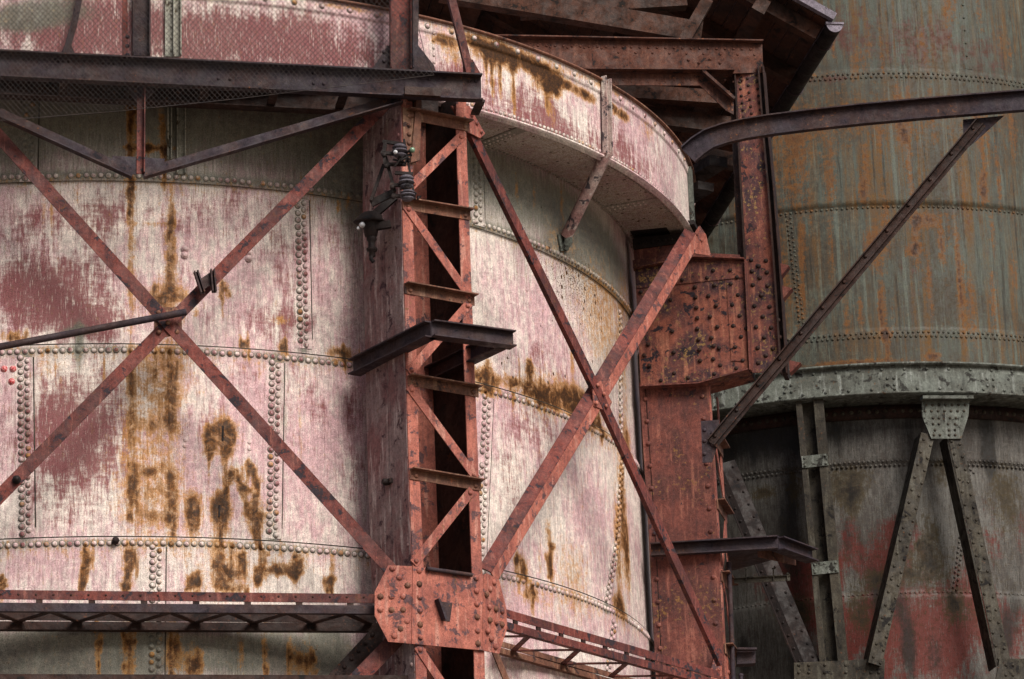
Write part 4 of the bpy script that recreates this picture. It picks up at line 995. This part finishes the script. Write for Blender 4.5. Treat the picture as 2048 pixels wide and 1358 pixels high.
# ============================================================ INSULATORS AND LAMP
def insulators():
    K = Plane(SP(792, 350, .25), vec(0,-1,0))
    c = thing('insulator_bracket', 'dark iron bracket on the lattice column head holding two stacks of ribbed insulators', 'insulator bracket', K(795, 340))
    m = MB()
    def bar(a, b_, w_=.03, off=0): m.sweep([K(*a, off), K(*b_, off)], P_flat(w_, .03), K.n)
    bar((765,284),(808,290)); bar((762,306),(812,312)); bar((771,284),(768,306),.035); bar((768,308),(770,330)); bar((768,330),(812,330)); bar((770,310),(790,385),.03,-.05)
    bar((790,347),(826,349)); bar((780,370),(822,374)); bar((784,392),(826,396)); bar((768,330),(742,402),.03,-.1); bar((742,408),(790,385),.07,-.15); bar((808,280),(830,400),.022,-.06)
    for x, y in ((768,310),(772,332),(784,374),(786,394)): m.rivet(K(x, y, .03), K.n, .024)
    m.build('frame', M['black'], c)
    for nm, pts in (('i', [(800,312),(799,288)]), ('i', [(813,374),(813,350)]), ('i', [(815,398),(816,380)])):
        a, b_ = K(*pts[0], .06), K(*pts[1], .06); L = (b_-a).length; ax = b_-a
        k = MB(); k.lathe(a, ax, [(.03,-.02),(.055,0),(.062,L*.1),(.03,L*.2),(.045,L*.28),(.078,L*.34),(.07,L*.48),(.035,L*.55),(.06,L*.6),(.072,L*.72),(.05,L*.9),(.02,L)], 20); k.build('insulator', M['ceramic'], c)
    k = MB(); k.lathe(K(791,306,.12), vec(0,-1,.2), [(.008,0),(.02,.008),(.022,.02),(.015,.032),(.004,.036)], 14); k.build('glass_knob', M['white_glass'], c)
    k = MB(); k.lathe(K(822,302,.08), vec(.6,-.7,.2), [(.014,0),(.027,.01),(.028,.024),(.018,.04),(.004,.044)], 14); k.build('glass_knob', M['green_glass'], c)
    k = MB(); rnd = random.Random(3)
    for i in range(22):
        x, y = (806, 318) if i < 11 else (822, 386); p = K(x+rnd.uniform(-14,14), y+rnd.uniform(-10,10), rnd.uniform(.02,.1))
        k.tube([p, p + vec(rnd.uniform(-.06,.06), rnd.uniform(-.03,.03), rnd.uniform(-.05,.05)), p + vec(rnd.uniform(-.08,.08), rnd.uniform(-.03,.03), rnd.uniform(-.07,.07))], .011, 7)
    k.build('wire_clips', M['black'], c)
    # lamp
    K2 = Plane(SP(745, 460, .2), vec(0,-1,0))
    c = thing('broken_lamp', 'blackened broken lamp with domed hood hanging at the left edge of the lattice column', 'lamp', K2(740, 450))
    ax = (K2(740,420) - K2(744,515)).normalized()
    k = MB(); k.lathe(K2(742,472), ax, [(.03,-.02),(.06,0),(.075,.08),(.085,.15),(.08,.19),(.05,.2)], 20); k.build('body', M['black'], c)
    k = MB(); ax2 = (ax + vec(.25,-.1,.0)).normalized(); k.lathe(K2(738,443), ax2, [(.145,-.01),(.15,.0),(.125,.025),(.11,.06),(.07,.09),(.0,.1)], 22); k.build('hood', M['black'], c)
    k = MB(); k.lathe(K2(744,500), ax, [(.02,-.07),(.032,-.06),(.03,-.02),(.05,-.01),(.055,.01),(.035,.03),(.034,.08),(.05,.1),(.045,.13)], 16); k.build('nozzle', M['black'], c)
    k = MB(); k.tube([K2(744,508), K2(742,518,.02), K2(747,524,.02)], .02, 8); k.sweep([K2(748,432), K2(790,395)], P_flat(.07,.05), K2.n); k.sweep([K2(752,455), K2(782,450)], P_flat(.07,.05), K2.n); k.build('arm', M['black'], c)
    k = MB(); k.lathe(K2(727,450,.09), vec(-.5,-.7,-.2), [(.02,0),(.03,.02),(.02,.045),(.004,.05)], 12); k.lathe(K2(719,456,.07), vec(-.5,-.7,-.4), [(.012,0),(.02,.02),(.004,.04)], 10); k.build('bulb', M['white_glass'], c)
insulators()

# ============================================================ RIGHT CURVED BEAM + DIAGONAL
def curved():
    K = Plane(vec(2, 34.4, 0), vec(-.08,-1,0))
    pts = [(1377,312),(1395,296),(1418,281),(1450,270),(1490,261),(1540,253),(1620,243),(1720,232),(1840,221),(1960,211),(2120,198)]
    path = [K(*p) for p in pts]
    m = MB(); m.sweep(path, [(-.115,0),(.115,0),(.115,.08),(.101,.08),(.101,.014),(-.101,.014),(-.101,.08),(-.115,.08)], K.n)
    tag(m.build('curved_beam', M['purple']), 'dark violet steel channel beam with a bent left end, spanning the upper right', 'beam')
    K2 = K.off(-.03); c = thing('diagonal_strut', 'dark riveted steel strut slanting from the curved beam down to the box column', 'strut', K2(1700, 560))
    m = MB(); a, b_ = K2(1424,888), K2(1962,246)
    m.sweep([a, b_], [(-.065,0),(.0,0),(.06,0),(.06,.07),(.048,.07),(.048,.012),(-.02,.012),(-.02,.05),(-.032,.05),(-.032,.012),(-.065,.012)], K2.n); s_ = m.build('bar', M['brown'], c)
    m = MB()
    for i in range(13): m.rivet(K2(1430+i*43, 872-i*51.3, .014), K2.n, .02)
    each_rivet(m, M['brown'], s_)
    m = MB(); quadpx(m, K2, [(1926,240),(2008,232),(1988,250),(1955,280),(1930,300),(1926,262)], .012, -.016)
    for x in (1934,1952,1972,1992): m.rivet(K2(x, 241-(x-1934)*.08, 0), K2.n, .016)
    m.build('end_plate', M['purple'], c)
    m = MB(); quadpx(m, K2, [(1402,843),(1438,840),(1440,878),(1424,925),(1405,926)], .014, -.03)
    for x, y in ((1409,860),(1409,882),(1409,908),(1425,866),(1425,890)): m.rivet(K2(x, y, -.016), K2.n, .022)
    m.build('end_plate', M['purple'], c)
curved()

# ============================================================ DARK TANK (right)
XB2, YB2, RB2 = 4.8, 48.0, 4.75
TC = Rev(XB2, YB2, lambda z: RB2)
zm0 = TC.hit(1826, 730)[1]; zm1 = TC.hit(1826, 749)[1]; zm2 = TC.hit(1826, 790)[1]; 
TL = Rev(XB2, YB2, lambda z: RB2 - .38 + .035*(z-zm2))
def tank_b():
    c = thing('dark_tank', 'dark grey green riveted tank on slanted legs, rust streaked, at the right edge', 'tank', (XB2, YB2, 0))
    top = 24
    zr1 = TC.hit(1800,151)[1]; zr2 = TC.hit(1800,408)[1]; zr3 = TC.hit(1830,662)[1]
    rnd = random.Random(5)
    bl = [('R',1800,70,260,80,.35),('G',1565,560,14,120,.5),('G',1600,620,10,60,.5),('G',1920,560,6,110,.9),('G',1600,150,60,8,.3),('G',1726,380,10,25,.9),('G',1660,350,12,60,.6),('G',1720,240,300,60,.28),('G',1590,330,30,90,.5),
          ('G',1965,380,8,30,1.0),('G',1850,440,25,14,.9),('G',1826,500,16,12,.8),('G',1773,670,9,9,1.4),('G',1773,700,3,30,.8),('G',1865,714,14,8,1.2),('G',1700,728,110,5,.8),('G',1950,733,110,5,.8),
          ('R',1700,60,60,60,.7),('R',1850,90,60,60,.75),('R',1980,100,40,50,.5),('R',1650,160,60,10,.8),('R',1830,540,60,50,.5),('R',1730,480,40,80,.4),('R',1920,440,60,40,.45),('R',2000,560,50,60,.4),('R',1880,330,40,90,.45),
          ('B',1500,450,70,300,.5),('B',2020,300,60,500,.25),('B',1750,130,200,20,.3),('G',1580,90,20,60,.2),('R',1640,300,60,200,-.2)]
    for i in range(46): bl.append(('G', rnd.uniform(1440,2048), rnd.choice([rnd.uniform(180,400), rnd.uniform(430,650)]), rnd.uniform(3,8), rnd.uniform(25,80), rnd.uniform(.3,.75)))
    for i in range(16): bl.append(('G', rnd.uniform(1600,2040), rnd.uniform(5,150), rnd.uniform(4,9), rnd.uniform(25,60), rnd.uniform(.2,.5)))
    m = MB(); shell(m, TC, [(zm0, .02), (zr3-.0, .02), (zr3+.012, 0), (zr2, 0), (zr2+.012, .016), (zr1+.05, .016), (zr1+.062, 0), (top, 0)], -1.1, .9, .011, (zm0, 21), .06)
    wear_shade(m.build('upper_shell', M['tank2'], c), TC, bl)
    m = MB()
    n = int(RB2*2/.068)
    def ringrow(rev, z, r, lift, double=True, pitch=.068):
        mm = MB(); n = int(RB2*2.1/pitch)
        for i in range(n):
            t = -1.15 + i*pitch/RB2
            pts = [(t, z)]
            if double: pts = [(t, z+.028), (t+pitch/2/RB2, z-.028)]
            rev_rivets(mm, rev, pts, r, lift)
        return mm
    for z, l_, dbl in ((zr1, .016, True), (zr2-.04, 0, False), (zr3-.05, .02, True)):
        wear_shade(ringrow(TC, z, .019, l_, dbl).build('rivet_row', M['tank2'], c), TC, bl)
    for pl, dbl in (([(1577,432),(1604,652)], 1), ([(1937,172),(1926,225)], 1), ([(1920,245),(1913,404)], 1), ([(1898,672),(1888,700)], 1), ([(1925,10),(1936,138)], 0)):
        pts = seam_pts(TC, pl, .034 if dbl else .20); mm = MB()
        for i, (t, z) in enumerate(pts): rev_rivets(mm, TC, [(t + ((.026 if i % 2 else -.026)/RB2 if dbl else 0), z)], .018, .004)
        wear_shade(mm.build('rivet_row', M['tank2'], c), TC, bl)
        mm = MB(); strip(mm, TC, pl, .06, .008, 0.0); wear_shade(mm.build('seam_strip', M['tank2'], c), TC, bl)
    # mantle ring girder
    m = MB(); H0, H1, H2 = zm0, zm1, zm2
    ring(m, TC, H0, -PI, PI, [(.0,.0),(.16,.0),(.16,-.03),(.10,-.03),(.10,H1-H0),(.13,H1-H0),(.13,H2-H0),(.19,H2-H0),(.19,H2-H0-.025),(-.5,H2-H0-.025),(-.5,0)], 220)
    mg = m.build('mantle_ring', M['greenpale'], c)
    m = MB(); n = int(RB2*2/.145)
    for i in range(n):
        t = -1.1 + i*.145/RB2
        m.rivet(TC.pt(t, (H0+H1)/2 + (.03 if i % 2 else -.02), .10), TC.nrm(t), .022)
        if i % 2: m.rivet(TC.pt(t, H2+.05, .13), TC.nrm(t), .022)
        if i % 9 in (0, 1):
            for q in (.3, .62): m.rivet(TC.pt(t if i % 9 else t+.06/RB2, H1+(H2-H1)*q, .13), TC.nrm(t), .022)
    m.build('rivets', M['greenpale'], mg)
    # lower vessel
    rq = random.Random(8)
    blo = [('B',rq.uniform(1450,2048),rq.uniform(850,1340),rq.uniform(5,16),rq.uniform(20,70),rq.uniform(.4,1.0)) for _ in range(34)] + [('R',rq.uniform(1560,2048),rq.uniform(1040,1340),rq.uniform(8,26),rq.uniform(20,60),rq.uniform(-.6,.6)) for _ in range(40)] + [('R',1750,1210,320,140,.42),('G',1850,1150,300,150,.18),('B',1850,1200,300,200,.15),('B',1620,860,260,30,.5),('R',1790,1070,50,40,1.0),('R',1770,1130,70,30,1.0),('R',1600,1140,60,40,.9),('R',1560,1160,40,30,.8),('R',1830,1240,120,60,1.0),('R',1850,1320,120,60,.9),('R',1950,1060,40,80,.6),('R',1690,1060,30,50,.5),('R',1620,1240,40,40,.8),('R',1700,1270,30,50,.8),('R',2010,1110,30,50,.5),('R',2030,1250,30,70,.7),
           ('G',1680,970,25,35,.7),('G',1720,960,25,30,.6),('G',1705,1000,16,30,.8),('G',1860,1080,14,50,.7),('G',2010,990,30,60,.6),('G',1890,940,25,30,.6),('G',1590,1230,30,30,.9),('G',1720,1220,20,40,.6),('G',1525,985,25,12,.8),('G',1590,970,15,30,.7),('G',1760,1160,30,14,.8),('G',1840,1140,50,30,.6),('G',1910,1210,20,30,.7),('G',1840,1090,9,9,.9),
           ('B',1520,1060,90,160,.55),('B',1560,1300,90,90,.6),('B',1550,880,100,40,.5),('B',1720,870,60,30,.2)]
    zb1 = TL.hit(1740,928)[1]; zb2 = TL.hit(1780,1188)[1]
    m = MB(); shell(m, TL, [(2, .02), (zb2-.01, .02), (zb2, 0), (zb1, 0), (zb1+.01, .015), (zm2+.1, .015)], -1.1, .9, .011, (7, zm2), .06)
    lv = m.build('lower_vessel', M['tank2low'], c); wear_shade(lv, TL, blo)
    wear_shade(ringrow(TL, zb1, .019, .015, True).build('rivet_row', M['tank2low'], c), TL, blo)
    wear_shade(ringrow(TL, zb2, .019, .01, False).build('rivet_row', M['tank2low'], c), TL, blo)
    wear_shade(ringrow(TL, TL.hit(1740,826)[1], .03, .05, False, .12).build('rivet_row', M['greensteel'], c), TL, [])
    m = MB(); z = TL.hit(1740,826)[1]; ring(m, TL, z, -1.3, 1.2, [(.0,-.09),(.05,-.09),(.05,.12),(0,.12)], 160); m.build('neck_angle', M['brown'], c)
    for pl in ([(1927,1045),(1908,1190)], [(1690,1205),(1702,1330)], [(1945,940),(1942,955)]):
        pts = seam_pts(TL, pl, .034); mm = MB()
        for i, (t, z) in enumerate(pts): rev_rivets(mm, TL, [(t + (.026 if i % 2 else -.026)/RB2, z)], .018, .004)
        wear_shade(mm.build('rivet_row', M['tank2low'], c), TL, blo)
    # legs in a plane tangent to the ring
    def leg(pts, tpx, name='leg', lab=None):
        th, z = TC.hit(tpx, 800); n = TC.nrm(th); return Plane(TC.pt(th, z, .10), n), n
    Q, n = leg(None, 1890)
    for (a, b_, side) in (((1858,870),(1752,1330), 1), ((1908,870),(2008,1330), -1)):
        m = MB(); A_, B_ = Q(*a), Q(*b_)
        m.sweep([A_, B_], [(-.11,0),(.07,0),(.07,.02),(-.11,.02)] if side > 0 else [(-.09,0),(.09,0),(.09,.02),(-.09,.02)], n)
        m.sweep([A_, B_], [(x, y) for x, y in ([(-.11,0),(-.095,0),(-.095,-.32),(-.11,-.32)] if side < 0 else [(-.11,0),(-.095,0),(-.095,-.32),(-.11,-.32)])], n)
        lg = m.build('leg', M['greensteel'], c)
        m = MB()
        for i in range(18):
            for k in (-.06, .045):
                p = A_.lerp(B_, (i+.5+(.3 if k > 0 else 0))/18); u = n.cross((B_-A_).normalized()); m.rivet(p+u*k+n*.02, n, .021)
        each_rivet(m, M['greensteel'], lg)
    m = MB()
    m.prism([Q(1843,800,.03),Q(1938,800,.03),Q(1936,832,.03),Q(1922,878,.03),Q(1862,878,.03),Q(1843,832,.03)], n*.02)
    m.prism([Q(1840,797,.02),Q(1941,797,.02),Q(1941,803,.02),Q(1840,803,.02)], n*.14)
    hp = m.build('head_plate', M['greenpale'], c); m = MB()
    for y, xs in ((810, range(1852,1934,13)), (822, range(1850,1934,13)), (836, (1866,1878,1900,1912)), (848, (1866,1878,1896,1910)), (860, (1870,1898,1910)), (870, (1868,1880,1898,1910))):
        for x in xs: m.rivet(Q(x, y, .05), n, .02)
    each_rivet(m, M['greensteel'], hp)
    # open channel leg
    Q, n = leg(None, 1640)
    A_, B_ = Q(1622,800), Q(1672,1330)
    for k0, k1, nm in ((-.16,-.03,0), (.12,.2,1)):
        m = MB(); m.sweep([A_, B_], [(-k1,0),(-k0,0),(-k0,.02),(-k1,.02)], n); m.sweep([A_, B_], [(-k1,0),(-k1+.014,0),(-k1+.014,-.3),(-k1,-.3)], n); m.build('leg', M['greensteel'], c)
    m = MB(); m.sweep([A_, B_], [(-.14,-.14),(.1,-.14),(.1,-.12),(-.14,-.12)], n); m.build('leg_back', M['greensteel'], c)
    for y in (925, 1139):
        f = (y-800)/530; p = A_.lerp(B_, f); u = n.cross((B_-A_).normalized()); d = (B_-A_).normalized()
        m = MB(); m.box(p - u*.02 + n*.03, u*.17, d*.08, n*.008)
        for s1 in (-.15, .12):
            for s2 in (-.05, .05): m.rivet(p + u*s1 + d*s2 + n*.038, n, .02)
        m.build('batten_plate', M['greenpale'], c)
    # slanted leg at left
    Q, n = leg(None, 1500); m = MB(); A_, B_ = Q(1438,930), Q(1608,1335)
    m.sweep([A_, B_], [(-.07,0),(.03,0),(.03,.02),(-.055,.02),(-.055,.08),(-.07,.08)], n); m.sweep([A_, B_], [(.03,0),(.2,-.1),(.2,-.08),(.03,.02)], n)
    lg = m.build('leg', M['black'], c); m = MB(); u = n.cross((B_-A_).normalized())
    for i in range(16):
        p = A_.lerp(B_, (i+.5)/16); m.rivet(p+u*.15-n*.05, n, .02); m.rivet(p-u*.02+n*.02, n, .018)
    each_rivet(m, M['black'], lg)
    # foot ring girder
    Q, n = leg(None, 1680); m = MB()
    m.prism([Q(1588,1326,.06),Q(1770,1318,.06),Q(1766,1420,.06),Q(1590,1420,.06)], n*.02)
    for i, x in enumerate((1598,1618,1650,1692,1742,1758)):
        for y in (1330, 1345): m.rivet(Q(x, y, .08), n, .022)
    m.build('foot_beam', M['greensteel'], c)
    Q, n = leg(None, 1960); m = MB()
    m.prism([Q(1998,1318,.06),Q(2110,1318,.06),Q(2110,1420,.06),Q(1980,1420,.06)], n*.02)
    for x, y in ((2012,1330),(2012,1350),(2026,1330),(2026,1350)): m.rivet(Q(x, y, .08), n, .022)
    m.build('foot_beam', M['greensteel'], c)
tank_b()

# ============================================================ ROOF
def roof():
    E0 = Plane(vec(0, 36.6, 0), vec(0,-1,0))(1655, 42); 
    E1 = at_z(1405, 442, E0.z); 
    print('eave', E0, E1)
    ez = (E1-E0).normalized(); lat = vec(-ez.y, ez.x, 0).normalized()
    if lat.x > 0: lat = -lat
    sl = math.tan(math.radians(30)); slope = (lat + vec(0,0,sl)).normalized(); nrm = ez.cross(slope).normalized()
    if nrm.z > 0: nrm = -nrm            # towards the underside
    c = thing('timber_roof', 'dark timber roof overhang with gutter, seen from below above the pink tank', 'roof', E0)
    far = (E1-E0).length*2.6; up_len = 9.0
    m = MB(); W_ = .17; n = int(up_len/W_)
    for i in range(n):
        s0 = i*W_+.004; s1 = (i+1)*W_-.004; jit = random.uniform(-.004,.004)
        P0 = E0 + slope*s0 + nrm*jit; P1 = E0 + slope*s1 + nrm*jit
        m.prism([P0, P1, P1+ez*far, P0+ez*far], -nrm*.03)
    m.build('deck_boards', M['wood'], c)
    m = MB(); P0 = E0 - nrm*.035 - slope*.03; m.prism([P0, P0+slope*up_len, P0+slope*up_len+ez*far, P0+ez*far], -nrm*.02); m.build('roof_cover', M['zinc'], c)
    # rafters
    for k in range(11):
        d = .25 + k*1.25
        if d > far: break
        m = MB(); P0 = E0 + ez*d + slope*(-.0 if k % 2 else .02) + nrm*.002
        m.box(P0 + slope*(up_len/2) + nrm*.09, slope*(up_len/2), ez*.07, nrm*.088); m.build('rafter', M['wood'], c)
    # purlins
    for s_ in (.75, 2.2, 3.8, 5.6):
        m = MB(); P0 = E0 + slope*s_ + nrm*.19; m.box(P0 + ez*(far/2-.1) + nrm*.09, ez*(far/2), slope*.08, nrm*.09); m.build('purlin', M['wood'], c)
    # gutter (half round) with end cap
    gc = E0 - slope*.09 - vec(0,0,.0) ; r = .095; k = 14; vs = []
    side = lat*-1
    m = MB()
    for i in range(2):
        o = gc + ez*(far*i)
        for j in range(k+1):
            a = PI*j/k; vs.append(o - side*(r*math.cos(a)) - vec(0,0,r*math.sin(a)))
        for j in range(k, -1, -1):
            a = PI*j/k; vs.append(o - side*((r-.01)*math.cos(a)) - vec(0,0,(r-.01)*math.sin(a)))
    N = 2*(k+1); m.add(vs, [(j, (j+1) % N, N+(j+1) % N, N+j) for j in range(N)] , False)
    gt = m.build('gutter', M['black'], c)
    m = MB(); cap = [gc - side*(r*math.cos(PI*j/k)) - vec(0,0,r*math.sin(PI*j/k)) for j in range(k+1)]; m.prism([p - ez*.001 for p in cap], -ez*.015)
    m.box(gc + vec(0,0,.012) - ez*.01, side*(r*1.1), ez*.02, vec(0,0,.012)); m.build('end_cap', M['zinc'], gt)
    m = MB(); m.tube([gc + side*r + ez*0, gc + side*r + ez*far], .013, 8); m.build('rolled_edge', M['zinc'], gt)
    for d in (.5, 1.9, 3.3, 4.9, 6.5):
        m = MB(); pts = [gc + ez*d - side*((r+.006)*math.cos(PI*j/k)) - vec(0,0,(r+.006)*math.sin(PI*j/k)) for j in range(k+1)]
        m.sweep(pts, P_flat(.022,.005), ez); m.build('gutter_strap', M['purple'], gt)
    # verge flashing
    m = MB(); P0 = E0 - ez*.03 - nrm*.06 - slope*.05; m.box(P0 + slope*(up_len/2) , slope*(up_len/2), ez*.05, nrm*.045); m.build('verge_flashing', M['zinc'], c)
    return c, E0, E1, ez, slope, nrm, lat
RO, E0, E1, ez, slope, nrmr, lat = roof()
# roof girder and timbers beneath the roof
def roof_steel():
    K = Plane(U(1500, 120), vec(.10,-1,0))
    c = thing('roof_girder', 'rust brown riveted plate girder under the roof, meeting the roof post', 'girder', K(1300, 110))
    m = MB(); quadpx(m, K, [(900,78),(1470,86),(1524,90),(1526,146),(1467,148),(900,140)], .02, 0)
    m.build('web', M['roofsteel'], c)
    m = MB()
    for a, b_ in (((900,76),(1524,88)), ((900,142),(1467,146))):
        A_, B_ = K(*a), K(*b_); m.prism([A_+K.n*.1, B_+K.n*.1, B_-K.n*.12, A_-K.n*.12], vec(0,0,.014))
    m.build('flange', M['roofsteel'], c)
    m = MB()
    for i in range(34):
        x = 940 + i*17; y0 = 79+(x-900)*.018
        m.rivet(K(x, y0+9, .02), K.n, .016); 
        if i % 2: m.rivet(K(x+8, y0+20 if x > 1200 else y0+12, .02), K.n, .014)
        m.rivet(K(x, 160+(i % 2)*4, -.02), K.n, .015)
    for x, y in ((1377,120),(1398,126),(1420,118),(1440,126),(1394,140),(1419,140),(1445,142)): m.rivet(K(x, y, .02), K.n, .018)
    each_rivet(m, M['roofsteel'], c)
    m = MB(); quadpx(m, K, [(900,150),(1405,148),(1467,206),(1467,230),(1452,222),(1400,172),(900,170)], .016, -.03)
    m.sweep([K(1404,146,.0), K(1467,202,.0)], P_flat(.03,.09), K.n); m.build('knee_bracket', M['roofsteel'], c)
    # timber beams behind
    for i, (a, b_, w_, off) in enumerate([((880,-14),(1400,74),.24,-.5), ((1190,226),(1475,262),.2,-1.4), ((1040,30),(1370,10),.14,-.8), ((1230,190),(1460,205),.16,-1.2), ((1330,300),(1470,330),.16,-1.0), ((1365,90),(1412,8),.13,-.3)]):
        m = MB(); Q = K.off(off); m.sweep([Q(*a), Q(*b_)], P_flat(w_, .16), Q.n)
        tag(m.build('timber_beam', M['wood']), ['long dark timber running up to the roof eave above the rim', 'dark timber below the roof girder, upper of the two by the roof post', 'dark timber crossing near the top edge above the tank rim',
             'dark timber directly under the knee bracket', 'dark timber low behind the roof post beside the tank rim', 'short slanted timber strut between roof girder and rafters'][i], 'beam', 'timbers under the roof')
    for i, (x, y, w_, h_) in enumerate(((1412,372,32,22), (1437,322,36,26))):
        m = MB(); Q = K.off(-.1 - (y > 300)*.5)
        m.prism([Q(x-w_/2, y-h_/2), Q(x+w_/2, y-h_/2+6), Q(x+w_/2, y+h_/2), Q(x-w_/2, y+h_/2-6)], vec(-.5,.9,0))
        tag(m.build('joist_end', M['joist']), ['brown sawn joist end poking out low beside the tank rim', 'dark joist end behind the left end of the curved beam'][i], 'joist', 'joist ends under the eave')
roof_steel()
# building wall behind, under the roof
def wall():
    y = E1.y + .3
    K = Plane(vec(0, y, 0), vec(0,-1,0)); P = K(1388, 400)
    m = MB(); W_ = .2; x = P.x - .05
    i = 0
    while x > -9:
        m.box(vec(x - W_/2, y + .03*(i % 2)*.3, 10), vec(W_/2-.005,0,0), vec(0,.03,0), vec(0,0,10+2.5)); x -= W_; i += 1
    tag(m.build('boarded_wall', M['wood']), 'dark boarded wall of the roofed building behind the pink tank', 'wall')
wall()
for o in bpy.data.objects:
    for k in ('_o', '_w'):
        if k in o.keys(): del o[k]
